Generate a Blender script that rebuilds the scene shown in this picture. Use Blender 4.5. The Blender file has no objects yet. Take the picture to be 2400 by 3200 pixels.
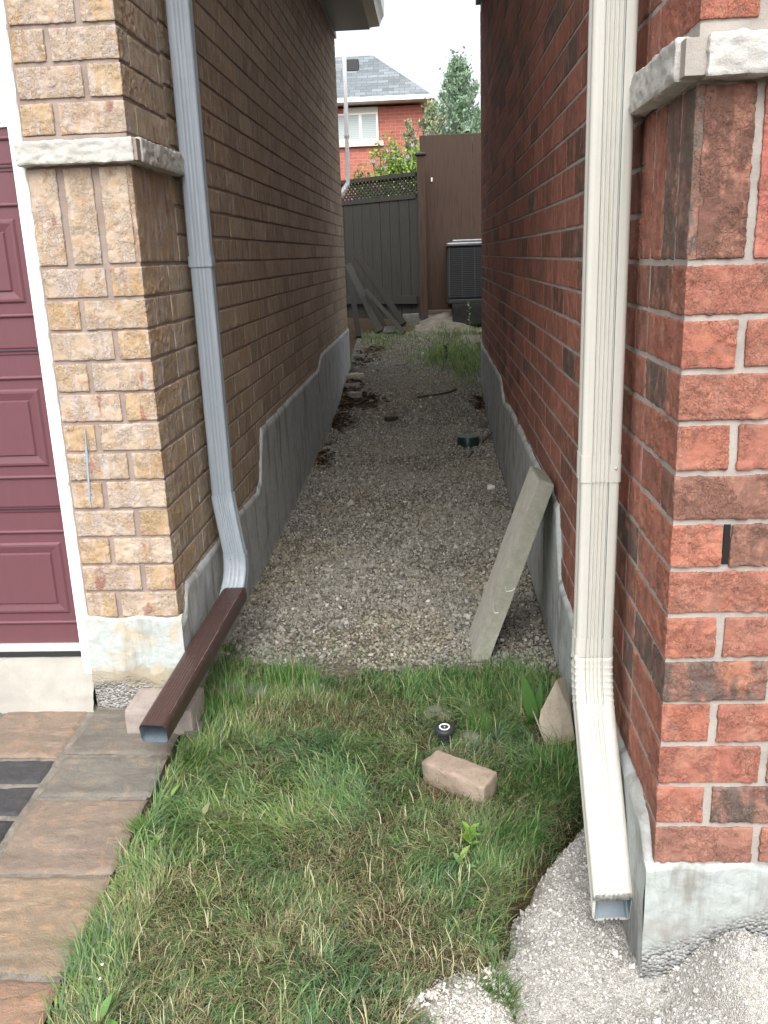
import bpy, math, random
import numpy as np
from mathutils import Matrix, Vector
random.seed(7); rng = np.random.default_rng(7)
scene = bpy.context.scene
col = scene.collection
# ------------------------------------------------------------------ camera
cam_d = bpy.data.cameras.new('camera'); cam = bpy.data.objects.new('camera', cam_d); col.objects.link(cam)
cam_d.sensor_fit = 'VERTICAL'; cam_d.sensor_height = 24.0; cam_d.lens = 24.0 * 2797.3 / 3200
cam_d.clip_start = 0.05; cam_d.clip_end = 3000
cam.matrix_world = (Matrix.Translation((0.8175, -2.5696, 1.504)) @ Matrix.Rotation(0.0623, 4, 'Z')
                    @ Matrix.Rotation(1.292, 4, 'X') @ Matrix.Rotation(-0.0372, 4, 'Z'))
scene.camera = cam
# ------------------------------------------------------------------ world, sun, exposure
SUN_EL, SUN_AZ = math.radians(52), math.radians(178)      # azimuth clockwise from +Y
w = bpy.data.worlds.new('World'); scene.world = w; w.use_nodes = True
wn = w.node_tree; bg = wn.nodes['Background']
sky = wn.nodes.new('ShaderNodeTexSky'); sky.sky_type = 'NISHITA'; sky.sun_disc = False
sky.sun_elevation = SUN_EL; sky.sun_rotation = SUN_AZ
sky.air_density = 1.0; sky.dust_density = 6.0; sky.ozone_density = 1.0
hs = wn.nodes.new('ShaderNodeHueSaturation'); hs.inputs['Saturation'].default_value = 0.25
wn.links.new(sky.outputs[0], hs.inputs['Color']); wn.links.new(hs.outputs[0], bg.inputs['Color'])
bg.inputs['Strength'].default_value = 0.15
sd = bpy.data.lights.new('sun', 'SUN'); sd.energy = 0.5; sd.angle = math.radians(90); sd.color = (1.0, 0.96, 0.9)
sun = bpy.data.objects.new('sun', sd); col.objects.link(sun)
dirv = Vector((math.sin(SUN_AZ) * math.cos(SUN_EL), math.cos(SUN_AZ) * math.cos(SUN_EL), math.sin(SUN_EL)))
sun.rotation_euler = dirv.to_track_quat('Z', 'Y').to_euler()
scene.view_settings.view_transform = 'Standard'; scene.view_settings.look = 'None'
scene.view_settings.gamma = 1; scene.view_settings.use_curve_mapping = False
scene.view_settings.exposure = 1.27
scene.render.engine = 'CYCLES'
try:
    scene.cycles.max_bounces = 10; scene.cycles.diffuse_bounces = 6
except Exception: pass

# ------------------------------------------------------------------ numpy noise
def _hash(ix, iy, iz, seed):
    n = (ix.astype(np.int64) * 374761393 + iy.astype(np.int64) * 668265263 + iz.astype(np.int64) * 2147483647 + seed * 1274126177) & 0xffffffff
    n = ((n ^ (n >> 13)) * 1274126177) & 0xffffffff
    n = ((n ^ (n >> 16)) * 2246822519) & 0xffffffff
    return ((n ^ (n >> 15)) & 0xffffff) / float(0xffffff)
def vn(p, seed=0):
    p = np.asarray(p, float); i = np.floor(p).astype(np.int64); f = p - i; f = f * f * (3 - 2 * f)
    x, y, z = i[..., 0], i[..., 1], i[..., 2]; fx, fy, fz = f[..., 0], f[..., 1], f[..., 2]
    def L(a, b, t): return a + (b - a) * t
    H = lambda a, b, c: _hash(x + a, y + b, z + c, seed)
    return L(L(L(H(0,0,0), H(1,0,0), fx), L(H(0,1,0), H(1,1,0), fx), fy),
             L(L(H(0,0,1), H(1,0,1), fx), L(H(0,1,1), H(1,1,1), fx), fy), fz)
def fbm(p, scale, octv=4, seed=0, rough=0.5):
    p = np.asarray(p, float) * scale; a = 1.0; s = 0; t = 0
    for o in range(octv):
        s = s + a * vn(p, seed + o * 17); t += a; a *= rough; p = p * 2.03 + 11.7
    return s / t
def fbm2(x, y, scale, octv=4, seed=0):
    return fbm(np.stack([x, y, np.zeros_like(x)], -1), scale, octv, seed)
def sstep(a, b, x):
    t = np.clip((x - a) / (b - a), 0, 1); return t * t * (3 - 2 * t)

# ------------------------------------------------------------------ mesh builder
class MB:
    def __init__(s): s.v = []; s.f = []; s.n = 0; s.m = []; s.c = []; s.sm = []
    def add(s, verts, faces, mat=0, colr=None, smooth=False):
        verts = np.asarray(verts, float).reshape(-1, 3)
        s.v.append(verts)
        for f in faces: s.f.append([i + s.n for i in f])
        s.m += [mat] * len(faces); s.sm += [smooth] * len(faces)
        c = np.ones((len(verts), 4)); c[:, :] = (colr if colr is not None else (1, 1, 1, 1))
        s.c.append(c); s.n += len(verts)
    def box(s, a, b, mat=0, colr=None):
        (x0, y0, z0), (x1, y1, z1) = a, b
        v = [(x0,y0,z0),(x1,y0,z0),(x1,y1,z0),(x0,y1,z0),(x0,y0,z1),(x1,y0,z1),(x1,y1,z1),(x0,y1,z1)]
        s.add(v, [(0,3,2,1),(4,5,6,7),(0,1,5,4),(1,2,6,5),(2,3,7,6),(3,0,4,7)], mat, colr)
    def obox(s, o, ax, ay, az, mat=0, colr=None):
        o = np.array(o, float); ax, ay, az = map(lambda q: np.array(q, float), (ax, ay, az))
        v = [o, o+ax, o+ax+ay, o+ay, o+az, o+ax+az, o+ax+ay+az, o+ay+az]
        s.add(v, [(0,3,2,1),(4,5,6,7),(0,1,5,4),(1,2,6,5),(2,3,7,6),(3,0,4,7)], mat, colr)
    def rbox(s, a, b, r=0.002, step=0.004, disp=None, mat=0, colr=None, faces='-y+x-x+z-z+y', xf=None):
        """rounded box with gridded faces; disp(p, n) displaces along the normal"""
        a = np.array(a, float); b = np.array(b, float)
        def ax(i, st):
            L = b[i] - a[i]
            n = max(1, int(round((L - 2 * r) / st)))
            inner = np.linspace(a[i] + r, b[i] - r, n + 1)
            return np.concatenate([[a[i]], inner, [b[i]]])
        for tok in [faces[k:k+2] for k in range(0, len(faces), 2)]:
            i = 'xyz'.index(tok[1]); sgn = 1 if tok[0] == '+' else -1
            j, k = [q for q in range(3) if q != i]
            U = ax(j, step); V = ax(k, step)
            uu, vv = np.meshgrid(U, V, indexing='ij')
            P = np.zeros(uu.shape + (3,)); P[..., j] = uu; P[..., k] = vv; P[..., i] = b[i] if sgn > 0 else a[i]
            Q = np.clip(P, a + r, b - r); D = P - Q
            Ln = np.linalg.norm(D, axis=-1, keepdims=True); Nn = D / np.maximum(Ln, 1e-9)
            P2 = Q + Nn * r
            if disp is not None: P2 = P2 + Nn * disp(P2)[..., None]
            if xf is not None: P2 = xf(P2)
            nu, nv = uu.shape
            idx = np.arange(nu * nv).reshape(nu, nv)
            q = np.stack([idx[:-1, :-1], idx[1:, :-1], idx[1:, 1:], idx[:-1, 1:]], -1).reshape(-1, 4)
            flip = (sgn > 0) ^ (i == 1)
            if not flip: q = q[:, ::-1]
            s.add(P2.reshape(-1, 3), q.tolist(), mat, colr, step < .013)
    def build(s, name, mats, parent=None, smooth=None):
        me = bpy.data.meshes.new(name)
        V = np.concatenate(s.v) if s.v else np.zeros((0, 3))
        me.from_pydata(V.tolist(), [], s.f)
        mats = mats if isinstance(mats, (list, tuple)) else [mats]
        for m in mats: me.materials.append(m)
        me.polygons.foreach_set('material_index', s.m)
        me.polygons.foreach_set('use_smooth', s.sm if smooth is None else [smooth] * len(s.f))
        ca = me.color_attributes.new('Col', 'FLOAT_COLOR', 'POINT')
        ca.data.foreach_set('color', np.concatenate(s.c).ravel())
        me.update()
        o = bpy.data.objects.new(name, me); col.objects.link(o)
        if parent: o.parent = parent
        return o
def fast_mesh(name, V, F, C, mat, parent=None, smooth=False):
    """V (n,3), F (m,k) equal-sized faces, C (n,4)"""
    me = bpy.data.meshes.new(name); k = F.shape[1]
    me.vertices.add(len(V)); me.vertices.foreach_set('co', V.astype(np.float32).ravel())
    me.loops.add(F.size); me.loops.foreach_set('vertex_index', F.astype(np.int32).ravel())
    me.polygons.add(len(F)); me.polygons.foreach_set('loop_start', np.arange(0, F.size, k, dtype=np.int32))
    me.polygons.foreach_set('loop_total', np.full(len(F), k, dtype=np.int32))
    me.polygons.foreach_set('use_smooth', np.full(len(F), smooth, dtype=bool))
    me.materials.append(mat); me.update(calc_edges=True)
    ca = me.color_attributes.new('Col', 'FLOAT_COLOR', 'POINT'); ca.data.foreach_set('color', C.astype(np.float32).ravel())
    o = bpy.data.objects.new(name, me); col.objects.link(o)
    if parent: o.parent = parent
    return o
def tag(o, label=None, cat=None, group=None, kind=None):
    if label: o['label'] = label
    if cat: o['category'] = cat
    if group: o['group'] = group
    if kind: o['kind'] = kind
    return o
def thing(name, label, cat, loc=(0, 0, 0), group=None):
    o = bpy.data.objects.new(name, None); col.objects.link(o); o.location = loc; o.empty_display_size = .05
    return tag(o, label, cat, group)
def relocate(root):
    """put the children's world-built meshes under an Empty that stands at the thing's base"""
    for ch in root.children:
        ch.matrix_parent_inverse = Matrix.Translation(-Vector(root.location))

# ------------------------------------------------------------------ material kit
class NT:
    def __init__(s, name):
        s.m = bpy.data.materials.new(name); s.m.use_nodes = True; s.t = s.m.node_tree
        s.t.nodes.clear(); s.out = s.t.nodes.new('ShaderNodeOutputMaterial')
    def n(s, typ, **kw):
        nd = s.t.nodes.new('ShaderNode' + typ)
        for k, v in kw.items(): setattr(nd, k, v)
        return nd
    def put(s, sock, val):
        if val is None: return
        if isinstance(val, bpy.types.NodeSocket): s.t.links.new(val, sock)
        elif isinstance(val, (tuple, list)) and len(val) == 3 and sock.type == 'RGBA': sock.default_value = (*val, 1)
        else: sock.default_value = val
    def obj(s): return s.n('TexCoord').outputs['Object']
    def map(s, vec, scale=(1, 1, 1), loc=(0, 0, 0), rot=(0, 0, 0)):
        m = s.n('Mapping'); s.put(m.inputs['Vector'], vec); m.inputs['Scale'].default_value = scale
        m.inputs['Location'].default_value = loc; m.inputs['Rotation'].default_value = rot; return m.outputs[0]
    def noise(s, vec, scale=5, detail=4, rough=.5, dist=0, outc=False):
        a = s.n('TexNoise'); s.put(a.inputs['Vector'], vec); a.inputs['Scale'].default_value = scale
        a.inputs['Detail'].default_value = detail; a.inputs['Roughness'].default_value = rough; a.inputs['Distortion'].default_value = dist
        return a.outputs['Color' if outc else 'Fac']
    def vor(s, vec, scale=5, feature='F1', out='Distance', rnd=1.0):
        a = s.n('TexVoronoi', feature=feature); s.put(a.inputs['Vector'], vec); a.inputs['Scale'].default_value = scale
        a.inputs['Randomness'].default_value = rnd; return a.outputs[out]
    def ramp(s, fac, stops, interp='LINEAR'):
        r = s.n('ValToRGB'); s.put(r.inputs[0], fac); cr = r.color_ramp; cr.interpolation = interp
        while len(cr.elements) < len(stops): cr.elements.new(.5)
        for e, (p, c) in zip(cr.elements, stops):
            e.position = p; e.color = (c, c, c, 1) if isinstance(c, (int, float)) else (*c, 1)
        return r.outputs[0]
    def mix(s, fac, a, b, mode='MIX'):
        m = s.n('Mix', data_type='RGBA', blend_type=mode); s.put(m.inputs[0], fac)
        s.put(m.inputs[6], a if not (isinstance(a, tuple) and len(a) == 3) else (*a, 1)); s.put(m.inputs[7], b if not (isinstance(b, tuple) and len(b) == 3) else (*b, 1))
        return m.outputs[2]
    def math(s, op, a, b=0.0, clamp=False):
        m = s.n('Math', operation=op, use_clamp=clamp); s.put(m.inputs[0], a); s.put(m.inputs[1], b); return m.outputs[0]
    def attr(s, name='Col', out='Color'):
        a = s.n('Attribute', attribute_name=name); return a.outputs[out]
    def sep(s, vec):
        a = s.n('SeparateXYZ'); s.put(a.inputs[0], vec); return a.outputs
    def comb(s, x, y, z):
        a = s.n('CombineXYZ'); s.put(a.inputs[0], x); s.put(a.inputs[1], y); s.put(a.inputs[2], z); return a.outputs[0]
    def vadd(s, a, b):
        m = s.n('VectorMath', operation='ADD'); s.put(m.inputs[0], a); s.put(m.inputs[1], b); return m.outputs[0]
    def bump(s, h, dist=.002, strength=1.0, normal=None):
        b = s.n('Bump'); s.put(b.inputs['Height'], h); b.inputs['Distance'].default_value = dist
        b.inputs['Strength'].default_value = strength; s.put(b.inputs['Normal'], normal); return b.outputs[0]
    def bsdf(s, color, rough=.8, metal=0, normal=None, spec=.35, trans=0, alpha=None):
        p = s.n('BsdfPrincipled'); s.put(p.inputs['Base Color'], color); s.put(p.inputs['Roughness'], rough)
        s.put(p.inputs['Metallic'], metal); s.put(p.inputs['Normal'], normal); p.inputs['Specular IOR Level'].default_value = spec
        p.inputs['Transmission Weight'].default_value = trans
        s.t.links.new(p.outputs[0], s.out.inputs[0]); return s.m

def mat_brick(name, smear, smear_amt, blot, blot_amt, spot, dark_pits, streak=(55, 55, 7)):
    k = NT(name); o = k.obj(); at = k.n('Attribute', attribute_name='Col')
    base = at.outputs['Color']; off = k.math('MULTIPLY', at.outputs['Alpha'], 37.0)
    p = k.vadd(o, k.comb(off, off, off))
    st = k.noise(k.map(p, streak), 1.0, 3, .55, .3)
    c = k.mix(k.math('MULTIPLY', k.ramp(st, [(.50, 0), (.60, 1)]), smear_amt), base, smear)
    bl = k.noise(p, 26, 4, .6, .6)
    c = k.mix(k.math('MULTIPLY', k.ramp(bl, [(.50, 0), (.62, 1)]), blot_amt), c, blot)
    sp = k.noise(k.map(p, (1.2, 1.2, .5)), 14, 3, .6, .4)
    c = k.mix(k.math('MULTIPLY', k.ramp(sp, [(.635, 0), (.69, 1)]), .7), c, spot)
    fine = k.noise(p, 420, 3, .7)
    c = k.mix(.35, c, k.ramp(fine, [(.3, .35), (.7, 1.0)]), 'MULTIPLY')
    # scabby terraces: steep thresholds of two noises give small scarps
    t1 = k.ramp(k.noise(p, 75, 5, .62, 1.4), [(.46, 0), (.49, .55), (.56, .6), (.585, 1)])
    t2 = k.ramp(k.noise(k.map(p, (1, 1, .45)), 160, 3, .6, .8), [(.42, 0), (.5, 1)])
    area = k.ramp(k.noise(p, 20, 2, .5), [(.38, .15), (.55, 1)])
    h = k.math('MULTIPLY', k.math('ADD', k.math('MULTIPLY', t1, 1.0), k.math('MULTIPLY', t2, .35)), area)
    pit = k.math('MULTIPLY', k.ramp(k.noise(p, 150, 4, .7, 1.0), [(.33, 1), (.41, 0)]), area)
    c = k.mix(k.math('MULTIPLY', pit, .72), c, dark_pits)
    h2 = k.math('ADD', h, k.math('MULTIPLY', fine, .35))
    nrm = k.bump(h2, .0024, 1.0)
    return k.bsdf(c, .88, 0, nrm, .22)
def mat_mortar(name, c0, c1):
    k = NT(name); o = k.obj(); a = k.noise(o, 14, 4, .6); f = k.noise(o, 500, 3, .7)
    c = k.mix(k.ramp(a, [(.35, 0), (.65, 1)]), c0, c1); c = k.mix(.3, c, k.ramp(f, [(.3, .5), (.7, 1)]), 'MULTIPLY')
    return k.bsdf(c, .95, 0, k.bump(k.math('ADD', f, k.noise(o, 90, 3, .6)), .0015, .8), .15)
M_buff = mat_brick('buff_brick', (.52, .45, .42), .75, (.50, .32, .16), .5, (.34, .15, .12), (.22, .13, .07))
M_red = mat_brick('red_brick', (.42, .21, .155), .55, (.22, .11, .085), .55, (.46, .20, .125), (.10, .035, .025), (30, 30, 14))
M_mort_b = mat_mortar('buff_mortar', (.27, .215, .19), (.35, .285, .25))
M_mort_r = mat_mortar('grey_mortar', (.32, .295, .27), (.42, .385, .35))

def mat_parge(name, base, ochre, dirt, low=.2, slope=0, mid=.8):
    k = NT(name); o = k.obj(); z = k.sep(o)[2]
    n1 = k.noise(o, 9, 5, .62, .5); n2 = k.noise(o, 38, 5, .65, .8); f = k.noise(o, 320, 3, .7)
    c = k.mix(k.ramp(n2, [(.4, 0), (.62, 1)]), base, tuple(x * .86 for x in base))
    c = k.mix(k.math('MULTIPLY', k.ramp(n1, [(.50, 0), (.62, 1)]), .75), c, ochre)
    st = k.noise(k.map(o, (16, 16, 2.4)), 1.0, 4, .6, .3)
    c = k.mix(k.math('MULTIPLY', k.ramp(st, [(.52, 0), (.66, 1)]), .65), c, dirt)
    gritc = k.ramp(k.vor(k.map(o, (1, 1, 1)), 130, 'F1', 'Color'), [(0, .12), (.5, .26), (1, .45)])
    edge = k.math('ADD', z, k.math('MULTIPLY', k.math('SUBTRACT', n1, .5), .16 if not slope else .06))
    if slope: edge = k.math('SUBTRACT', edge, k.math('MULTIPLY', k.math('SUBTRACT', k.sep(o)[0], 1.26), slope))
    lowm = k.ramp(k.math('DIVIDE', k.math('SUBTRACT', edge, low - .03), .05), [(0, 1), (1, 0)])
    midm = k.ramp(k.math('DIVIDE', k.math('SUBTRACT', edge, low + .045), .012), [(0, 1), (1, 0)])
    c = k.mix(k.math('MULTIPLY', midm, mid), c, tuple(x * .72 for x in ochre))
    cr = k.ramp(k.vor(k.vadd(o, k.comb(n2, n1, n2)), 5, 'DISTANCE_TO_EDGE'), [(0, 1), (.012, 0)])
    c = k.mix(k.math('MULTIPLY', cr, .5), c, tuple(x * .4 for x in base))
    c = k.mix(k.math('MULTIPLY', lowm, .8), c, gritc)
    v = k.vor(o, 130)
    h = k.math('ADD', k.math('MULTIPLY', n2, .8), k.math('ADD', k.math('MULTIPLY', f, .18), k.math('MULTIPLY', k.math('MULTIPLY', v, lowm), -3)))
    return k.bsdf(c, .85, 0, k.bump(h, .003, .9), .25)
M_parge_l = mat_parge('parging_pale', (.43, .47, .46), (.44, .375, .26), (.24, .22, .19), .215)
M_parge_r = mat_parge('parging_grey', (.37, .405, .395), (.27, .265, .245), (.16, .145, .125), .125, .40, .15)
M_parge_side = mat_parge('parging_side', (.44, .465, .46), (.34, .34, .325), (.17, .17, .16), -1)

def mat_stone(name, c0, c1, vein, sc=1.0, bd=.003, rough=.85):
    k = NT(name); o = k.obj()
    n1 = k.noise(o, 18 * sc, 5, .6, .5); n2 = k.noise(o, 85 * sc, 4, .65, .7); f = k.noise(o, 480, 2, .7)
    c = k.mix(k.ramp(n1, [(.38, 0), (.62, 1)]), c0, c1)
    c = k.mix(k.math('MULTIPLY', k.ramp(n2, [(.56, 0), (.68, 1)]), .5), c, vein)
    c = k.mix(.3, c, k.ramp(f, [(.3, .55), (.7, 1)]), 'MULTIPLY')
    return k.bsdf(c, rough, 0, k.bump(k.math('ADD', n2, k.math('MULTIPLY', f, .3)), bd, .8), .25)
M_band = mat_stone('limestone_band', (.52, .52, .485), (.45, .445, .415), (.38, .37, .34), 1.2)
M_band_r = mat_stone('limestone_band_grey', (.52, .515, .49), (.45, .445, .425), (.36, .35, .34), 1.2)
M_conc = mat_stone('slab_concrete', (.28, .285, .235), (.23, .235, .19), (.13, .14, .10), 1.4, .002)
M_conc_top = mat_stone('slab_concrete_pale', (.44, .425, .37), (.37, .36, .31), (.28, .275, .23), 1.4, .0015)
M_apron = mat_stone('apron_concrete', (.37, .36, .325), (.32, .31, .28), (.30, .29, .26), .5, .002)
M_sand_rock = mat_stone('sandstone', (.42, .37, .29), (.36, .31, .24), (.25, .22, .18), 1.0, .004)
M_block = mat_stone('pinkish_paver', (.36, .31, .28), (.29, .25, .23), (.20, .18, .17), 1.2, .002)
M_tanbrick = mat_stone('tan_broken_brick', (.37, .29, .235), (.31, .25, .19), (.22, .17, .13), 1.6, .004)
M_darkstone = mat_stone('dark_edging_stone', (.15, .15, .13), (.11, .11, .095), (.07, .07, .06), 1.0, .003)
M_palestone = mat_stone('pale_debris_stone', (.25, .24, .215), (.19, .185, .165), (.12, .12, .105), 1.2, .003)

def mat_paint(name, c, rough=.4, streakc=None, amt=0.0, bumpy=.0003, metal=0, spec=.4, grain=None):
    k = NT(name); o = k.obj(); n = k.noise(o, 45, 4, .6, .2)
    cc = k.mix(k.math('MULTIPLY', k.ramp(n, [(.45, 0), (.7, 1)]), .12), c, tuple(x * .72 for x in c))
    if streakc:
        s = k.noise(k.map(o, (90, 90, 3.5)), 1.0, 4, .6, .2)
        cc = k.mix(k.math('MULTIPLY', k.ramp(s, [(.5, 0), (.7, 1)]), amt), cc, streakc)
        d = k.noise(o, 260, 2, .6)
        cc = k.mix(k.math('MULTIPLY', k.ramp(d, [(.66, 0), (.72, 1)]), amt * .6), cc, tuple(x * .6 for x in streakc))
    h = k.noise(k.map(o, grain or (1, 1, 1)), 160, 3, .6)
    return k.bsdf(cc, rough, metal, k.bump(h, bumpy, .6), spec)
M_white_pipe = mat_paint('white_downspout', (.54, .54, .495), .36, (.42, .40, .34), .30)
M_grey_pipe = mat_paint('grey_downspout', (.25, .29, .33), .40, (.38, .42, .46), .45)
M_brown_pipe = mat_paint('brown_downspout', (.046, .026, .023), .33, (.10, .065, .058), .5, .0006, spec=.5, grain=(1, .2, 1))
M_inner = mat_paint('grey_metal_inside', (.12, .155, .185), .35, (.20, .24, .28), .3)
M_chip = mat_paint('bare_scratch', (.42, .35, .31), .6)
M_screw = mat_paint('rusty_screw', (.16, .09, .05), .6)
M_maroon = mat_paint('maroon_door', (.128, .052, .064), .46, (.17, .08, .092), .12, .0004, grain=(1, 1, 6))
M_wtrim = mat_paint('white_trim', (.80, .82, .78), .5, (.6, .6, .56), .12)
M_rubber = mat_paint('black_rubber', (.02, .022, .024), .6)
M_alum = mat_paint('door_aluminium', (.50, .50, .48), .4)
M_blue = mat_paint('blue_chalk', (.27, .34, .42), .8)
M_soffit = mat_paint('grey_soffit', (.32, .37, .41), .5)
M_roofk = mat_paint('dark_roof', (.07, .07, .075), .9)
M_fence = mat_paint('weathered_fence_wood', (.042, .041, .036), .85, (.022, .021, .019), .8, .0015, grain=(1, 1, .06))
M_brownwood = mat_paint('brown_stained_plywood', (.052, .029, .018), .75, (.016, .011, .009), .9, .0012, grain=(1, 1, .1))
M_greyplank = mat_paint('grey_old_plank', (.048, .046, .041), .85, (.02, .019, .017), .8, .0015, grain=(1, 1, .1))
M_dkplank = mat_paint('dark_old_plank', (.020, .018, .015), .85, (.010, .009, .008), .8, .0015, grain=(1, 1, .1))
M_ac_dark = mat_paint('ac_grille', (.025, .028, .03), .5)
M_ac_top = mat_paint('ac_top', (.17, .18, .19), .35, metal=.3)
M_green_cap = mat_paint('dark_green_plastic', (.010, .026, .022), .35)
M_green_top = mat_paint('faded_green_top', (.10, .145, .12), .5, (.22, .27, .24), .5)
M_black = mat_paint('black_plastic', (.028, .033, .036), .42)
M_white_ring = mat_paint('white_ring', (.75, .75, .72), .5)
M_twig = mat_paint('dark_twig', (.035, .025, .018), .8)
M_weep_shade = mat_paint('weep_joint_shade', (.012, .010, .009), .95)  # near-black colour that paints the shade inside the weep joint
M_pebble = mat_stone('white_pebble', (.75, .74, .70), (.65, .64, .6), (.5, .5, .47))

def mat_attr(name, rough=.8, spec=.25, bumps=0, sc=200, trans=0.0, var=.25):
    k = NT(name); c = k.attr(); o = k.obj(); n = k.noise(o, sc, 3, .6)
    c = k.mix(var, c, k.ramp(n, [(.3, .4), (.7, 1)]), 'MULTIPLY')
    nr = k.bump(n, bumps, .8) if bumps else None
    if trans:
        p = k.n('BsdfPrincipled'); k.put(p.inputs['Base Color'], c); p.inputs['Roughness'].default_value = rough
        p.inputs['Specular IOR Level'].default_value = spec
        t = k.n('BsdfTranslucent'); k.put(t.inputs['Color'], c)
        m = k.n('MixShader'); m.inputs[0].default_value = trans
        k.t.links.new(p.outputs[0], m.inputs[1]); k.t.links.new(t.outputs[0], m.inputs[2]); k.t.links.new(m.outputs[0], k.out.inputs[0])
        return k.m
    return k.bsdf(c, rough, 0, nr, spec)
M_leaf = mat_attr('leaf', .5, .3, 0, 120, .35, .15)
M_grass = mat_attr('grass_blade', .5, .28, 0, 60, .3, .1)
M_gravel = mat_attr('gravel_stone', .85, .2, .0006, 600, 0, .3)
M_far_leaf = mat_attr('far_leaf', .7, .2, 0, 20, .25, .1)
k = NT('soil'); o = k.obj(); n1 = k.noise(o, 12, 5, .6); n2 = k.noise(o, 160, 4, .7)
c = k.mix(k.ramp(n1, [(.35, 0), (.65, 1)]), (.070, .048, .030), (.10, .075, .045)); c = k.mix(.6, c, k.ramp(n2, [(.3, .3), (.7, 1)]), 'MULTIPLY')
M_soil = k.bsdf(c, .95, 0, k.bump(k.math('ADD', n2, n1), .01, .8), .1)
k = NT('gravel_bed'); o = k.obj(); n1 = k.vor(o, 85, 'F1', 'Color'); v = k.vor(o, 85); n3 = k.noise(o, 2.0, 3, .6)
c = k.ramp(n1, [(0, (.09, .082, .064)), (.5, (.15, .14, .115)), (1, (.22, .21, .18))]); c = k.mix(k.ramp(v, [(.3, 0), (.7, .7)]), c, (.05, .045, .035))
M_gbed = k.bsdf(c, .95, 0, k.bump(v, -.006, .9), .1)
k = NT('screenings'); o = k.obj(); n1 = k.noise(o, 8, 4, .6); v = k.vor(o, 330); vc = k.vor(o, 330, 'F1', 'Color'); n4 = k.noise(o, 60, 4, .65)
c = k.mix(k.ramp(n1, [(.38, 0), (.62, 1)]), (.34, .33, .305), (.44, .43, .405)); c = k.mix(.45, c, k.ramp(vc, [(0, .55), (1, 1.15)]), 'MULTIPLY')
c = k.mix(k.math('MULTIPLY', k.ramp(n4, [(.52, 0), (.66, 1)]), .45), c, (.22, .195, .16))
M_scr = k.bsdf(c, .95, 0, k.bump(k.math('ADD', k.math('MULTIPLY', v, -1.0), n4), .004, .9), .15)
k = NT('stamped_concrete'); o = k.obj(); at = k.n('Attribute', attribute_name='Col'); off = k.math('MULTIPLY', at.outputs['Alpha'], 23.0)
p = k.vadd(o, k.comb(off, off, off)); n1 = k.noise(k.map(p, (6, 9, 6)), 1.0, 8, .72, .35); n2 = k.noise(p, 22, 5, .65, .6); f = k.noise(p, 350, 3, .7)
c = k.mix(k.math('MULTIPLY', k.ramp(n1, [(.38, 0), (.62, 1)]), .7), at.outputs['Color'], k.mix(1.0, at.outputs['Color'], (.60, .64, .68), 'MULTIPLY'))
c = k.mix(k.math('MULTIPLY', k.ramp(n2, [(.52, 0), (.64, 1)]), .6), c, k.mix(1.0, at.outputs['Color'], (1.35, 1.15, 1.0), 'MULTIPLY'))
c = k.mix(k.math('MULTIPLY', k.ramp(k.noise(k.map(p, (9, 34, 9)), 1.0, 5, .7, .2), [(.58, 0), (.72, 1)]), .45), c, k.mix(1.0, at.outputs['Color'], (1.7, 1.7, 1.7), 'MULTIPLY'))
c = k.mix(.35, c, k.ramp(f, [(.3, .5), (.7, 1)]), 'MULTIPLY')
hh = k.math('ADD', k.math('MULTIPLY', n1, 3.0), k.math('ADD', k.math('MULTIPLY', n2, 1.6), k.math('MULTIPLY', f, .35)))
M_stamp = k.bsdf(c, .62, 0, k.bump(hh, .005, .8), .35)
M_joint = mat_stone('joint_grout', (.22, .20, .17), (.14, .125, .105), (.36, .34, .31), 2.0, .003)

# ------------------------------------------------------------------ ground heights
HY = [-30, -3, -1.3, -.2, .4, 1.2, 2.3, 3.3, 4.2, 4.9, 5.9, 8.5, 12, 300]
HZ = [-.9, -.02, .06, .09, .11, .12, .16, .19, .235, .315, .475, .78, .82, .9]
def hy(y): return np.interp(y, HY, HZ)
XS_Y = [-3, -1.5, -1.2, -1.1, -1.0, -.9, -.8, -.7, -.6, -.5, -.42, -.3]
XS_X = [.98, .98, .965, .955, .935, .935, .96, 1.02, 1.09, 1.16, 1.22, 1.3]
def xs(y): return np.interp(y, XS_Y, XS_X)
def sandmask(x, y): return sstep(-.025, .03, x - xs(y) + .04 * (fbm2(x, y, 14, 2, 5) - .5)) * (y < -.3)
def ground_h(x, y):
    x, y = np.broadcast_arrays(np.asarray(x, float), np.asarray(y, float))
    n = (fbm2(x, y, 3.0, 3, 3) - .5) * .03 + (fbm2(x, y, 14, 3, 4) - .5) * .012
    h = hy(y) + n
    return h - sandmask(x, y) * .10 - .02 * sstep(.06, -.02, x) * sstep(.2, 0, y)
def sand_h(x, y):
    x, y = np.broadcast_arrays(np.asarray(x, float), np.asarray(y, float))
    h = .045 + .02 * sstep(-1.0, -.6, y)
    h = h + .155 * np.exp(-(((x - 1.405) / .10) ** 2 + ((y + 1.09) / .10) ** 2) ** 1.2)
    h = h + .05 * np.exp(-(((x - 1.7) / .25) ** 2 + ((y + 1.15) / .2) ** 2))
    h = h + .035 * np.exp(-(((x - 1.12) / .05) ** 2 + ((y + .60) / .05) ** 2))
    h = h + .02 * np.exp(-(((x - 1.08) / .07) ** 2 + ((y + .95) / .09) ** 2))
    h = h - .02 * np.exp(-(((x - 1.235) / .05) ** 2 + ((y + 1.06) / .06) ** 2))
    h = h - .085 * np.exp(-((x - xs(y) - .012 * np.sin(y * 40)) / .045) ** 2) * sstep(-1.05, -.85, y)
    return h + (fbm2(x, y, 9, 4, 8) - .5) * .06 + (fbm2(x, y, 45, 4, 9) - .5) * .018
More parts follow.
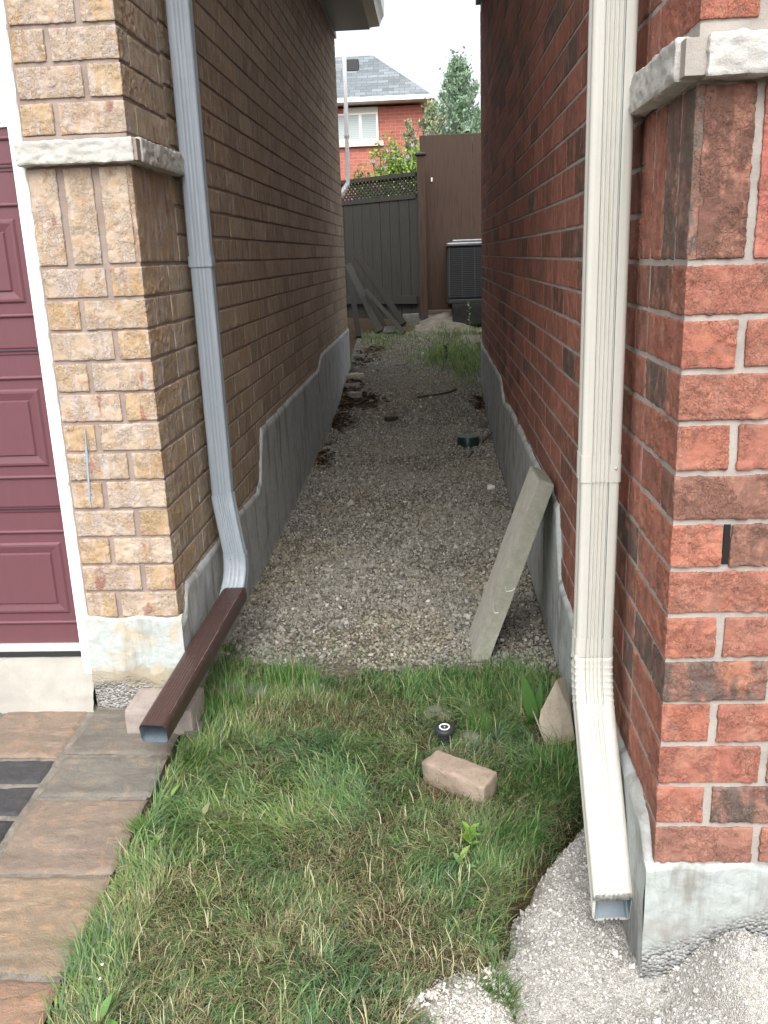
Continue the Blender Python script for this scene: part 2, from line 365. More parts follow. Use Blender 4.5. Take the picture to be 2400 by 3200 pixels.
def grid_sheet(name, X, Y, hf, mat, keep=None, smooth=True):
    xx, yy = np.meshgrid(X, Y, indexing='ij'); zz = hf(xx, yy)
    V = np.stack([xx, yy, zz], -1).reshape(-1, 3); idx = np.arange(len(V)).reshape(xx.shape)
    F = np.stack([idx[:-1, :-1], idx[1:, :-1], idx[1:, 1:], idx[:-1, 1:]], -1).reshape(-1, 4)
    if keep is not None:
        c = V[F].mean(1); F = F[keep(c[:, 0], c[:, 1])]
    return fast_mesh(name, V, F, np.ones((len(V), 4)), mat, None, smooth)
gx = np.unique(np.concatenate([-np.geomspace(400, .4, 24), np.linspace(-.4, 2.0, 121), 1.6 + np.geomspace(.4, 400, 24)]))
gy = np.unique(np.concatenate([-1.8 - np.geomspace(.2, 60, 16), np.linspace(-2, 1.2, 150), np.linspace(1.2, 10, 110), 10 + np.geomspace(.2, 600, 26)]))
ground = grid_sheet('ground', gx, gy, lambda x, y: ground_h(x, y) - .012, M_soil)
tag(ground, 'bare brown soil ground under the lawn and yard', None, None, 'structure')
gp = grid_sheet('gravel_path', np.linspace(-.02, 1.24, 70), np.linspace(.12, 7.6, 260), lambda x, y: ground_h(x, y) + .004 - .02 * sstep(.35, .15, y + .12 * (fbm2(x, y, 6, 3, 2) - .5)), M_gbed)
tag(gp, 'bed of the gravel path between the two houses', None, None, 'structure')
sx = np.arange(.80, 2.3, .008); sy = np.arange(-2.0, -.34, .008)
sb = grid_sheet('limestone_screenings', sx, sy, sand_h, M_scr, lambda x, y: (x > xs(y) - .01) & (y < -.4))
tag(sb, 'pale crushed limestone screenings spread by the red brick corner', None, None, 'structure')
# small heap of screenings on the lawn at the bottom of the photograph
def heap_h(x, y):
    r = np.sqrt(((x - .87) / .13) ** 2 + ((y + 1.19) / .18) ** 2) + (fbm2(x, y, 16, 3, 31) - .5) * .5
    return ground_h(x, y) - .015 + .055 * sstep(1.1, .1, r) + (fbm2(x, y, 70, 3, 33) - .5) * .008
hp = grid_sheet('screenings_heap', np.arange(.70, 1.04, .005), np.arange(-1.48, -1.02, .005), heap_h, M_scr)
tag(hp, 'small white heap of limestone screenings spilled on the lawn', 'gravel heap', None, 'stuff')

# ------------------------------------------------------------------ loose stones as one mesh
ICO = None
def ico():
    t = (1 + 5 ** .5) / 2
    v = np.array([(-1,t,0),(1,t,0),(-1,-t,0),(1,-t,0),(0,-1,t),(0,1,t),(0,-1,-t),(0,1,-t),(t,0,-1),(t,0,1),(-t,0,-1),(-t,0,1)], float)
    v /= np.linalg.norm(v[0])
    f = np.array([(0,11,5),(0,5,1),(0,1,7),(0,7,10),(0,10,11),(1,5,9),(5,11,4),(11,10,2),(10,7,6),(7,1,8),(3,9,4),(3,4,2),(3,2,6),(3,6,8),(3,8,9),(4,9,5),(2,4,11),(6,2,10),(8,6,7),(9,8,1)])
    return v, f
OCT = (np.array([(1,0,0),(-1,0,0),(0,1,0),(0,-1,0),(0,0,1),(0,0,-1)], float), np.array([(0,2,4),(2,1,4),(1,3,4),(3,0,4),(2,0,5),(1,2,5),(3,1,5),(0,3,5)]))
def rot_rand(n):
    q = rng.normal(size=(n, 4)); q /= np.linalg.norm(q, axis=1)[:, None]; a, b, c, d = q.T
    return np.stack([1-2*(c*c+d*d), 2*(b*c-a*d), 2*(b*d+a*c), 2*(b*c+a*d), 1-2*(b*b+d*d), 2*(c*d-a*b), 2*(b*d-a*c), 2*(c*d+a*b), 1-2*(b*b+c*c)], 1).reshape(n, 3, 3)
def stones(name, P, R, colors, mat, shape=None, flat=.6, jit=.22):
    sv, sf = shape or ico(); n = len(P); m = len(sv)
    V = sv[None] * (1 + rng.uniform(-jit, jit, (n, m, 1)))
    sc = np.stack([rng.uniform(.75, 1.35, n), rng.uniform(.65, 1.1, n), rng.uniform(flat * .7, flat * 1.3, n)], 1)
    V = V * sc[:, None, :] * R[:, None, None]
    V = np.einsum('nij,nmj->nmi', rot_rand(n), V) + P[:, None, :]
    F = sf[None] + (np.arange(n) * m)[:, None, None]
    C = np.ones((n, m, 4)); C[:, :, :3] = colors[:, None, :]
    return fast_mesh(name, V.reshape(-1, 3), F.reshape(-1, 3), C.reshape(-1, 4), mat)
def pal(n, cols, wts, var=.15):
    cols = np.array(cols); i = rng.choice(len(cols), n, p=np.array(wts) / sum(wts))
    return np.clip(cols[i] * rng.uniform(1 - var, 1 + var, (n, 1)), 0, 1)
GRY = [(.265, .257, .225), (.21, .203, .174), (.345, .337, .30), (.14, .132, .108), (.50, .485, .44), (.235, .21, .16)]
def gravel():
    P = []; 
    for (y0, y1, dens) in ((.18, 2.2, 15000), (2.2, 4.2, 10000), (4.2, 7.3, 5000)):
        n = int((y1 - y0) * 1.2 * dens); P.append(np.stack([rng.uniform(0.0, 1.215, n), rng.uniform(y0, y1, n)], 1))
    P = np.concatenate(P); lim = .30 + .28 * (fbm2(P[:, 0], P[:, 1] * 0, 5, 3, 21) - .5)
    P = P[(P[:, 1] > lim) | (rng.random(len(P)) < .04)]
    # thinner, muddier patches
    m = fbm2(P[:, 0], P[:, 1], 2.2, 3, 61); P = P[rng.random(len(P)) < np.where(m > .60, .55, 1) * np.where(P[:, 1] > 5.2, .55, 1)]
    n = len(P); R = rng.lognormal(math.log(.0053), .36, n); R = np.clip(R, .0025, .016)
    big = rng.random(n) < .006; R[big] *= 1.9
    z = ground_h(P[:, 0], P[:, 1]) + .004 + rng.uniform(-.002, .007, n)
    Cc = pal(n, GRY, [5, 4, 2.2, 2.2, .35, 1.6]); dm = fbm2(P[:, 0], P[:, 1], 1.7, 3, 77)
    Cc = Cc * np.array([1, .97, .90]) ** (dm[:, None] > .52)
    o = stones('gravel', np.column_stack([P, z]), R, Cc, M_gravel)
    tag(o, 'grey crushed gravel covering the path between the houses', 'gravel', None, 'stuff')
gravel()
def screen_stones():
    n = 52000; x = rng.uniform(.88, 1.75, n); y = rng.uniform(-1.6, -.5, n)
    ok = (x > xs(y)) & ~((x > 1.215) & (y > -1.02)); x, y = x[ok], y[ok]
    h = sand_h(x, y); n = len(x); R = np.clip(rng.lognormal(math.log(.0020), .50, n), .001, .009)
    o = stones('screenings_stones', np.column_stack([x, y, h + R * .3]), R, pal(n, [(.45,.44,.415),(.36,.35,.325),(.56,.55,.53),(.26,.245,.215)], [4,3,2,1.2]), M_gravel, OCT, .75)
    tag(o, 'loose pale limestone chips lying on the screenings', 'gravel', None, 'stuff')
    n = 6000; x = rng.normal(.87, .09, n); y = rng.normal(-1.18, .11, n); R = np.clip(rng.lognormal(math.log(.0021), .4, n), .001, .006)
    ex = rng.random(n) < .09; q_ = ex.sum(); w_ = rng.random(q_) < .7; x[ex] = np.where(w_, rng.normal(.935, .018, q_), rng.normal(.775, .02, q_)); y[ex] = np.where(w_, rng.normal(-1.065, .018, q_), rng.normal(-1.12, .015, q_)); R[ex] *= 1.5
    o = stones('heap_stones', np.column_stack([x, y, heap_h(x, y) + R * .3 + ex * .012]), R, pal(n, [(.60,.58,.545),(.50,.475,.435),(.40,.37,.33)], [4,3,1]), M_gravel, OCT, .8)
    tag(o, 'bright limestone crumbs scattered on the small lawn heap', 'gravel', None, 'stuff')
screen_stones()

# ------------------------------------------------------------------ brick walls
CH = .089; BL = .257; BH = .079; BD = .09; J = .010
def brick_disp(seed, amp):
    def f(P):
        Q = P + seed * 3.17
        a = fbm(Q, 70, 4, 2); b = fbm(Q, 240, 2, 5)
        t = sstep(.475, .49, a) * .6 + sstep(.56, .575, a) * .4
        m = sstep(.36, .56, fbm(Q, 18, 2, 9))
        return amp * (t * m * 1.1 + (b - .5) * .8 + (fbm(Q, 25, 2, 3) - .5) * .45 - .3)
    return f
def pick(palette, head=False):
    c = palette(head); return (*c, random.random())
def pal_buff(head):
    if head: b = random.choice([(.48, .355, .23), (.50, .38, .255), (.47, .345, .22)])
    else: b = random.choice([(.48, .385, .30), (.51, .415, .33), (.47, .375, .285), (.52, .42, .325)])
    f = random.uniform(.93, 1.06); return tuple(x * f for x in b)
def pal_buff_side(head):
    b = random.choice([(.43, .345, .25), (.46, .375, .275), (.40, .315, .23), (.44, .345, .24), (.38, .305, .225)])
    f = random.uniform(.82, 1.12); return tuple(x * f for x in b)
def pal_red(head):
    r = random.random()
    if head: b = random.choice([(.40, .155, .108), (.42, .17, .118), (.38, .145, .10)])
    elif r < .55: b = random.choice([(.36, .150, .108), (.39, .170, .122), (.33, .130, .095)])
    elif r < .80: b = random.choice([(.25, .13, .10), (.29, .145, .11), (.22, .12, .095)])
    else: b = random.choice([(.14, .105, .09), (.155, .115, .095)])
    f = random.uniform(.92, 1.08); return tuple(x * f for x in b)
def pal_red_side(head):
    r = random.random()
    if r < .54: b = random.choice([(.39, .155, .112), (.35, .14, .102), (.42, .175, .128)])
    elif r < .82: b = random.choice([(.25, .12, .088), (.28, .125, .092)])
    else: b = random.choice([(.14, .105, .088), (.17, .09, .068), (.15, .115, .098)])
    f = random.uniform(.9, 1.08); return tuple(x * f for x in b)
def jb(a, b, j=.0012):
    r = lambda: random.uniform(-j, j)
    return (a[0], a[1] + r() * 0, a[2] + r()), (b[0], b[1], b[2] + r())

def side_wall(mb, X, sgn, y0, y1, z0, z1, palette, zbase, ymin_z, detail_y, phase=0):
    """running bond on the plane x = X facing sgn*x; bricks stand proud of the mortar"""
    k0 = int(math.floor((z0 - zbase) / CH)); k = k0
    while True:
        zb = zbase + k * CH
        if zb + BH > z1: break
        odd = (k + phase) % 2
        y = y0 - (.167 if odd else 0)
        while y < y1:
            a, b = max(y, y0), min(y + BL, y1)
            if b - a > .03 and zb > ymin_z((a + b) / 2) - CH * 1.02:
                c = pick(palette); pr = random.uniform(0, .0008) * sgn
                xa, xb = (X - .03, X + pr) if sgn > 0 else (X + pr, X + .03)
                dz = random.uniform(-.0012, .0012)
                if a < detail_y:
                    mb.rbox((xa, a, zb + dz), (xb, b, zb + BH + dz), .0018, .006, brick_disp(random.random() * 9, .0013), 0, c, ('+x' if sgn > 0 else '-x') + '-y+z-z')
                else:
                    mb.rbox((xa, a, zb + dz), (xb, b, zb + BH + dz), .0012, .06, None, 0, c, ('+x' if sgn > 0 else '-x') + '+z-z-y+y')
            y += BL + J
        k += 1

# ---- buff brick house (left)
house_l = thing('buff_brick_house', 'buff brick house with the maroon garage door, left of the gravel path', 'house', (0, 0, .15))
JL = 1.504                                    # joint under the soldier course
wb = MB()
LW = .291
zl0 = JL - 12 * CH                             # brick bottom .436
ltop = lambda y: np.interp(y, [-.1, .07, .085, .11, .9, 1.30, 1.40, 1.50, 3.7, 3.9, 7], [.43, .43, .505, .52, .525, .503, .53, .765, .770, .855, .857])
def corner_rows(mb, x_c, sgn, yF, w, zlist, palette, pal_side, disp_amp, first_head):
    """corner bricks that show a header on one face and a stretcher on the other. sgn: +1 corner faces +x (left house), -1 faces -x"""
    for r, zb in enumerate(zlist):
        head = (r % 2 == 0) if first_head else (r % 2 == 1)
        L1 = BD if head else w['s']                     # width of the corner brick on the front
        D1 = BL if head else BD                         # its depth along the side
        j = random.uniform(-.001, .001); c = pick(palette, head)
        x0, x1 = (x_c - L1, x_c) if sgn > 0 else (x_c, x_c + L1)
        mb.rbox((x0, yF + random.uniform(-.001, .001), zb + j), (x1, yF + D1, zb + BH + j), .0022, .0034, brick_disp(random.random() * 9, disp_amp), 0, c, '-y' + ('+x' if sgn > 0 else '-x') + '+z-z+y' + ('-x' if sgn > 0 else '+x'))
        x = x0 - w['j'] if sgn > 0 else x1 + w['j']
        rest = w['rest'][0 if head else 1]
        for hd, L in rest:
            a, b = (x - L, x) if sgn > 0 else (x, x + L)
            mb.rbox((a, yF + random.uniform(-.001, .001), zb + j), (b, yF + .09, zb + BH + j), .0035, .0035 if L < 1 and abs(a - x_c) < .5 else .02, brick_disp(random.random() * 9, disp_amp), 0, pick(palette, hd), '-y+z-z' + ('+x-x'))
            x = a - w['j'] if sgn > 0 else b + w['j']
zrows = [zl0 + J * .5 + i * CH for i in range(12)][::-1]     # row 0 just under the soldiers
corner_rows(wb, 0.0, 1, 0.0, dict(s=.178, j=.016, rest=[[(False, .178 + .004)], [(True, .094)]]), zrows, pal_buff, pal_buff_side, .0019, True)
zup = [1.847 + J * .5 + i * .0905 for i in range(22)]
corner_rows(wb, 0.0, 1, 0.0, dict(s=.182, j=.016, rest=[[(False, .180)], [(True, .090)]]), zup, pal_buff, pal_buff_side, .0019, False)
for a, b in ((-.291, -.212), (-.1915, -.1115), (-.0905, -.0135)):
    wb.rbox((a, 0, JL + .006), (b, .09, 1.765), .0022, .0034, brick_disp(random.random() * 9, .0019), 0, pick(pal_buff), '-y+z-z+x-x')
wb.rbox((-.03, .004, JL + .006), (0, .40, 1.765), .003, .006, brick_disp(3, .0012), 0, (.42, .31, .22, .3), '+x-y+z-z+y')
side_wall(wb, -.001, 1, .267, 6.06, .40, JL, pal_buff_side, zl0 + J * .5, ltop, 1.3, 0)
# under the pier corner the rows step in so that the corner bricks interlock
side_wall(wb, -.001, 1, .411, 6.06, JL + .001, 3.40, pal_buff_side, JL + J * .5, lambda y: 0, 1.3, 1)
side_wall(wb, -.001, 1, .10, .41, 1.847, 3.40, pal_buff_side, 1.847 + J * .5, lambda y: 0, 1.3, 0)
for r, zb in enumerate(zrows):
    if r % 2 == 1 and zb > ltop(.18) - .08:
        wb.rbox((-.03, .10, zb), (-.001, .257, zb + BH), .003, .006, brick_disp(random.random() * 9, .0016), 0, pick(pal_buff_side), '+x+z-z-y')
# mortar core
wb.box((-.294, .0060, .20), (-.0036, 6.055, 3.40), 1)
o = wb.build('brick_wall', [M_buff, M_mort_b], house_l)
# upper brick above and left of the garage opening keeps the same wall line
def parging(name, X, sgn, ys, z0f, ztop, prot, mat, parent, seed, thick=.012):
    """rendered foundation face along a side wall; its top edge feathers into the brick"""
    nz = 46; V = []; yy = np.array(ys)
    for i, y in enumerate(yy):
        zt = ztop(y) + .010 * (fbm(np.array([y, 0, seed * 1.0]), 16, 3, seed) - .5) * 2
        zb = z0f(y) - .10
        t = np.linspace(0, 1, nz); z = zb + (zt - zb) * t
        d = prot(y) * np.ones(nz) + .004 * (fbm(np.stack([np.full(nz, y), z, np.zeros(nz)], -1), 9, 4, seed + 3) - .5) * 2
        d = np.maximum(d, .0045); e = sstep(1, .955, t); d = -.012 + (d + .012) * (.35 + .65 * e); d[-1] = -.012
        V.append(np.stack([X + sgn * d, np.full(nz, y), z], -1))
    V = np.array(V); idx = np.arange(len(yy) * nz).reshape(len(yy), nz)
    F = np.stack([idx[:-1, :-1], idx[1:, :-1], idx[1:, 1:], idx[:-1, 1:]], -1).reshape(-1, 4)
    if sgn < 0: F = F[:, ::-1]
    return fast_mesh(name, V.reshape(-1, 3), F, np.ones((idx.size, 4)), mat, parent, True)
ysl = np.unique(np.concatenate([np.linspace(0.0, 1.6, 120), np.linspace(1.6, 6.06, 110)]))
parging('foundation', 0.0, 1, ysl, lambda y: hy(y), ltop, lambda y: .010, M_parge_side, house_l, 11)
# front of the left foundation
def front_parge(name, x0, x1, yF, ztop, zbot, mat, parent, seed, nx=90, nz=90, rc=0):
    X = np.linspace(x0, x1, nx); T = np.linspace(0, 1, nz); V = []
    for x in X:
        z = zbot + (ztop(x) - zbot) * T
        P = np.stack([np.full(nz, x), np.zeros(nz), z], -1)
        d = .008 + .008 * (fbm(P, 5, 3, seed) - .5) + .0022 * (fbm(P, 40, 3, seed + 1) - .5) * 2
        d = d - .010 * sstep(.05, -.02, (z - zbot) - .12 + .10 * (fbm(P, 11, 3, seed + 2) - .5) - .0)
        d[-1] = -.012; d[-2] = min(d[-2], .002)
        V.append(np.stack([np.full(nz, x), yF - d, z], -1))
    V = np.array(V); idx = np.arange(nx * nz).reshape(nx, nz)
    F = np.stack([idx[:-1, :-1], idx[1:, :-1], idx[1:, 1:], idx[:-1, 1:]], -1).reshape(-1, 4)
    return fast_mesh(name, V.reshape(-1, 3), F, np.ones((idx.size, 4)), mat, parent, True)
front_parge('foundation_front', -.300, .010, 0.0, lambda x: zl0 + .006 + .006 * math.sin(x * 40), .08, M_parge_l, house_l, 41)
mbc = MB(); mbc.box((-.30, .013, .0), (-.0085, 6.05, .42), 0); mbc.box((-.30, .35, .0), (-.0085, 6.05, .50), 0); mbc.build('foundation_core', M_parge_side, house_l)
# weep joint in the front of the red pier, its inner shade painted black
# limestone band
def band_disp(seed, amp):
    def f(P):
        Q = P + seed; a = fbm(Q * np.array([1, 1, 1.6]), 42, 5, 71); r = 1 - abs(fbm(Q * np.array([1, 1, 2.2]), 20, 3, 75) - .5) * 4
        return amp * ((a - .5) * 2.2 + .5 * sstep(.4, 1, r) - .2)
    return f
bnd = MB()
bnd.rbox((-.305, -.034, 1.773), (.022, .085, 1.834), .005, .0045, band_disp(1, .0042), 0, None, '-y+x-x+z-z')
bnd.rbox((-.06, .006, 1.771), (.036, .49, 1.836), .005, .006, band_disp(5, .0045), 0, None, '+x-y+z-z+y')
bnd.box((.0, -.026, 1.776), (.030, .02, 1.831), 1)
bnd.box((-.29, -.004, 1.834), (-.001, .40, 1.847), 1)
o = bnd.build('stone_band', [M_band, M_mort_b], house_l)
# roof edge: soffit, fascia, gutter
so = MB(); so.box((-.02, -.35, 3.385), (.315, 6.0, 3.398), 0); so.box((-.02, 5.98, 3.398), (.315, 6.0, 3.62), 0)
so.build('soffit', M_soffit, house_l)
fr = MB(); fr.box((-.003, -.1, 3.34), (.018, 6.06, 3.385), 0); fr.build('frieze_board', M_soffit, house_l)
gt = MB(); pr = [(.316, 3.40), (.33, 3.405), (.40, 3.41), (.415, 3.45), (.44, 3.49), (.448, 3.60), (.438, 3.60), (.43, 3.50), (.316, 3.60)]
n = len(pr); vv = [(x, -.35, z) for x, z in pr] + [(x, 6.02, z) for x, z in pr]
gt.add(vv, [(i, (i + 1) % n, (i + 1) % n + n, i + n) for i in range(n)] + [tuple(range(n))[::-1], tuple(range(n, 2 * n))])
gt.build('gutter', M_wtrim, house_l)
rf = MB(); rf.add([(.40, -.4, 3.60), (.40, 6.05, 3.60), (-3.2, 6.05, 5.4), (-3.2, -.4, 5.4), (.40, -.4, 3.66), (.40, 6.05, 3.66), (-3.2, 6.05, 5.46), (-3.2, -.4, 5.46)],
       [(0,1,2,3),(7,6,5,4),(0,4,5,1),(1,5,6,2),(2,6,7,3),(3,7,4,0)]); rf.build('roof', M_roofk, house_l)
bw = MB(); bw.box((-3.2, 5.98, .3), (-.30, 6.055, 3.4), 0, (.33, .25, .18, .5)); bw.build('rear_wall', M_buff, house_l); bw = MB(); bw.box((-3.2, .10, 2.45), (-.30, .19, 3.4), 0, (.5, .38, .27, .2)); bw.build('lintel_wall', M_buff, house_l)

# garage door
def door_profile():
    """(z, y-offset) features of the sectional door"""
    pass
gd = MB(); DY = .062; DX0, DX1 = -2.6, -.335
zt, zb_ = 2.42, .326
gd.box((DX0, DY, .326), (DX1 + .03, DY + .04, 2.42), 0)
def bead(z, h=.012, d=.007):
    n = 7; vs = []; 
    for i in range(n + 1):
        a = math.pi * i / n; vs.append((DX0, DY - math.sin(a) * d, z - math.cos(a) * h / 2 * 1.0))
    m = len(vs); v2 = vs + [(DX1 + .03, y, z_) for _, y, z_ in vs]
    gd.add(v2, [(i, i + 1, i + 1 + m, i + m) for i in range(m - 1)], 0, None, True)
def raised(x0, x1, z0, z1):
    """recess, then raised field: built as sloped frames proud of the door skin"""
    f = .0; rings = [(0, .000), (.006, -.006), (.012, -.0065), (.034, -.0015), (.038, -.0075)]
    P = []
    for ins, off in rings:
        P += [(x0 + ins, DY + off - .0004, z0 + ins), (x1 - ins, DY + off - .0004, z0 + ins), (x1 - ins, DY + off - .0004, z1 - ins), (x0 + ins, DY + off - .0004, z1 - ins)]
    F = []
    for r in range(len(rings) - 1):
        for q in range(4):
            F.append((r * 4 + q, r * 4 + (q + 1) % 4, (r + 1) * 4 + (q + 1) % 4, (r + 1) * 4 + q))
    F.append(tuple((len(rings) - 1) * 4 + q for q in range(4)))
    gd.add(P, F, 0)
for z in (1.857, 1.681, 1.373, 1.191, .885, .708, .401, 2.17): bead(z)
for z in (1.791, 1.771, 1.28, 1.261, .791, .774):
    gd.box((DX0, DY - .0028, z - .0012), (DX1 + .03, DY + .001, z + .0012), 1)
for sec in (1.781, 1.271, .783):
    gd.box((DX0, DY - .0035, sec - .0016), (DX1 + .03, DY + .001, sec + .0016), 2)
for z0, z1 in ((.432, .672), (.918, 1.157), (1.408, 1.643)):
    for i in range(5):
        x1 = -.372 - i * .46; raised(x1 - .41, x1, z0, z1)
M_maroon_dk = mat_paint('maroon_groove', (.10, .022, .034), .5)
o = gd.build('garage_door', [M_maroon, M_maroon_dk, M_black], house_l)
gw = MB()
for i in range(4):
    x1 = -.352 - i * .5
    gw.box((x1 - .42, DY - .006, 1.885), (x1, DY + .0, 2.15), 0)
    gw.box((x1 - .415, DY - .009, 1.895), (x1 - .018, DY - .0065, 2.14), 1)
k = NT('door_glass'); M_glass = k.bsdf((.42, .50, .52), .12, 0, None, .6)
gw.build('door_window', [M_wtrim, M_glass], o)
sl = MB(); sl.box((DX0, DY - .012, .303), (DX1 + .03, DY + .02, .327), 0); sl.build('bottom_rail', M_alum, o)
sl = MB(); sl.box((DX0, DY - .016, .286), (DX1 + .03, DY + .02, .3025), 0); sl.build('bottom_seal', M_rubber, o)
# white jamb with a caulked, uneven edge against the brick
jm = MB(); zz = np.arange(.215, 2.6, .01); V = []
for z in zz:
    e = -.292 + .0035 * math.sin((z - .436) / CH * 2 * math.pi) + .003 * (float(fbm(np.array([0, 0, z]), 60, 2, 5)) - .5) * 2
    if z < .43: e = -.297 + .003 * math.sin(z * 90)
    V += [(-.334, .012, z), (e - .006, .010, z), (e, .018, z), (-.334, .075, z)]
F = []
for i in range(len(zz) - 1):
    b = i * 4; F += [(b, b + 1, b + 5, b + 4), (b + 1, b + 2, b + 6, b + 5), (b + 3, b, b + 4, b + 7)]
jm.add(V, F); jm.build('door_frame', M_wtrim, house_l)
# blue chalk line
bl = MB(); pts = [(-.220, 1.043, .002), (-.2225, 1.005, .003), (-.2255, .97, .0075), (-.227, .934, .0055), (-.230, .881, .0055), (-.2325, .848, .004), (-.234, .80, .002)]
V = []
for x, z, wd in pts: V += [(x - wd / 2, -.0042, z), (x + wd / 2, -.0042, z), (x + wd / 2, -.0015, z), (x - wd / 2, -.0015, z)]
F = []
for i in range(len(pts) - 1):
    b = i * 4
    for q in range(4): F.append((b + q, b + (q + 1) % 4, b + 4 + (q + 1) % 4, b + 4 + q))
F += [(0, 1, 2, 3), tuple(range(4 * len(pts) - 1, 4 * len(pts) - 5, -1))]
bl.add(V, F); o = bl.build('chalk_mark', M_blue, house_l); tag(o, 'thin blue line drawn down the buff bricks')

# ---- red brick house (right)
house_r = thing('red_brick_house', 'red brick house to the right of the gravel path with grey limestone band', 'house', (1.234, -1.02, .06))
JR = 1.4736; XR = 1.234; YR = -1.020; zr0 = JR - 13 * CH
wr = MB()
rtop = lambda y: np.interp(y, [-1.03, -1.01, -.985, -.96, -.85, .1, .33, .40, 2.5, 2.85, 3.05, 6], [.312, .325, .37, .40, .412, .408, .43, .672, .675, .64, .755, .745])
zrr = [zr0 + J * .5 + i * CH for i in range(13)][::-1]
# explicit colours for the bricks whose colour shows clearly in the photograph
corner_rows(wr, XR, -1, YR, dict(s=.190, j=.015, rest=[[(False, BL), (False, BL)], [(False, BL), (True, .1)]]), zrr, pal_red, pal_red_side, .0022, False)
zur = [1.829 + J * .5 + i * CH for i in range(14)]
corner_rows(wr, XR, -1, YR, dict(s=.19, j=.015, rest=[[(False, BL), (False, BL)], [(False, BL), (True, .1)]]), zur, pal_red, pal_red_side, .0022, True)
x = XR + .014
for i in range(6):
    c = [(.16, .085, .065, .15), (.40, .14, .11, .6), (.3, .1, .07, .2)][i % 3]
    wr.rbox((x, YR, JR + .006), (x + .079, YR + .09, 1.742), .0022, .0034, brick_disp(i + 2.5, .0022), 0, c, '-y+z-z+x-x'); x += .094
for a, b in ((-1.018, -.939), (-.928, -.849), (-.838, -.759), (-.748, -.672)):
    wr.rbox((XR, a, JR + .006), (XR + .03, b, 1.742), .003, .005, brick_disp(a * 7, .0018), 0, pick(pal_red_side), '-x-y+z-z+y')
YS = YR + BL + J
side_wall(wr, XR + .001, -1, YS, 5.42, .30, JR, pal_red_side, zr0 + J * .5, rtop, .2, 0)
side_wall(wr, XR + .001, -1, -.662, 5.42, JR + .001, 1.742, pal_red_side, JR + J * .5, lambda y: 0, .2, 1)
side_wall(wr, XR + .001, -1, -.662, 5.42, 1.742, 3.40, pal_red_side, JR + J * .5 + 3 * CH, lambda y: 0, .2, 0)
side_wall(wr, XR + .001, -1, YR + BL + J, -.672, 1.829, 3.40, pal_red_side, 1.829 + J * .5, lambda y: 0, .2, 0)
for r, zb in enumerate(zrr):
    if r % 2 == 0:
        wr.rbox((XR + .001, YR + .10, zb), (XR + .03, YR + .257, zb + BH), .003, .005, brick_disp(random.random() * 9, .0018), 0, pick(pal_red_side), '-x+z-z-y')
for r, zb in enumerate(zur):
    if r % 2 == 1:
        wr.rbox((XR + .001, YR + .10, zb), (XR + .03, YR + .257, zb + BH), .003, .005, brick_disp(random.random() * 9, .0018), 0, pick(pal_red_side), '-x+z-z-y')
wr.box((XR + .0026, YR + .0050, .1), (XR + 2.6, 5.415, 3.4), 1)
wr.build('brick_wall', [M_red, M_mort_r], house_r)
ysr = np.unique(np.concatenate([np.linspace(YR - .002, .6, 150), np.linspace(.6, 5.42, 110)]))
parging('foundation', XR, -1, ysr, lambda y: np.interp(y, [-1.1, -.4, 0], [-.05, -.02, float(hy(0))]) if y < 0 else hy(y), rtop,
        lambda y: .012 + .006 * math.exp(-((y + .9) / .2) ** 2), M_parge_side if False else mat_parge('parging_right_side', (.40, .43, .42), (.27, .26, .24), (.12, .11, .10), -1), house_r, 23)
front_parge('foundation_front', XR - .016, XR + 1.3, YR, lambda x: zr0 + .003 + .004 * math.sin(x * 55), -.06, M_parge_r, house_r, 57, 260, 90)
mbc = MB(); mbc.box((XR + .004, YR + .013, -.1), (XR + 2.6, 5.415, .30), 0); mbc.build('foundation_core', M_parge_side, house_r)
bnd = MB()
bnd.rbox((XR + .006, YR - .036, 1.748), (XR + .70, YR + .08, 1.810), .006, .0045, band_disp(9, .0042), 0, None, '-y+x-x+z-z')
bnd.rbox((XR - .036, YR + .004, 1.746), (XR + .06, -.575, 1.812), .006, .005, band_disp(13, .0045), 0, None, '-x-y+z-z+y')
bnd.box((XR - .026, YR - .026, 1.752), (XR + .02, YR + .02, 1.805), 1)
bnd.box((XR + .001, YR + .002, 1.810), (XR + .70, -.672, 1.829), 1)
bnd.build('stone_band', [M_band_r, M_mort_r], house_r)
m_ = MB(); zw = zrr[5] + .004; m_.rbox((XR + .0915, YR + .0012, zw), (XR + .1035, YR + .012, zw + .074), .001, .03, None); m_.build('weep_hole_shade', M_weep_shade, house_r)  # solid black box stands in for the shade inside the open weep joint
fr = MB(); fr.box((XR - .045, -1.1, 3.345), (XR - .004, 5.22, 3.42), 0); fr.box((XR - .36, -1.4, 3.42), (XR, 5.22, 3.432), 0); fr.build('soffit', M_soffit, house_r)
gt = MB(); gt.add([(2 * XR - .09 - .36 * 0 - x - .795 + .0, y, z + .03) for y in (-1.4, 5.24) for x, z in pr], [tuple(reversed((i, (i + 1) % n, (i + 1) % n + n, i + n))) for i in range(n)] + [tuple(range(n)), tuple(range(n, 2 * n))[::-1]]) if False else None
gx0 = XR - .36
gt = MB(); gt.add([(gx0 - (x - .316), y, z + .03) for y in (-1.4, 5.24) for x, z in pr], [tuple(reversed((i, (i + 1) % 9, (i + 1) % 9 + 9, i + 9))) for i in range(9)] + [tuple(range(9)), tuple(range(9, 18))[::-1]])
gt.build('gutter', M_wtrim, house_r)
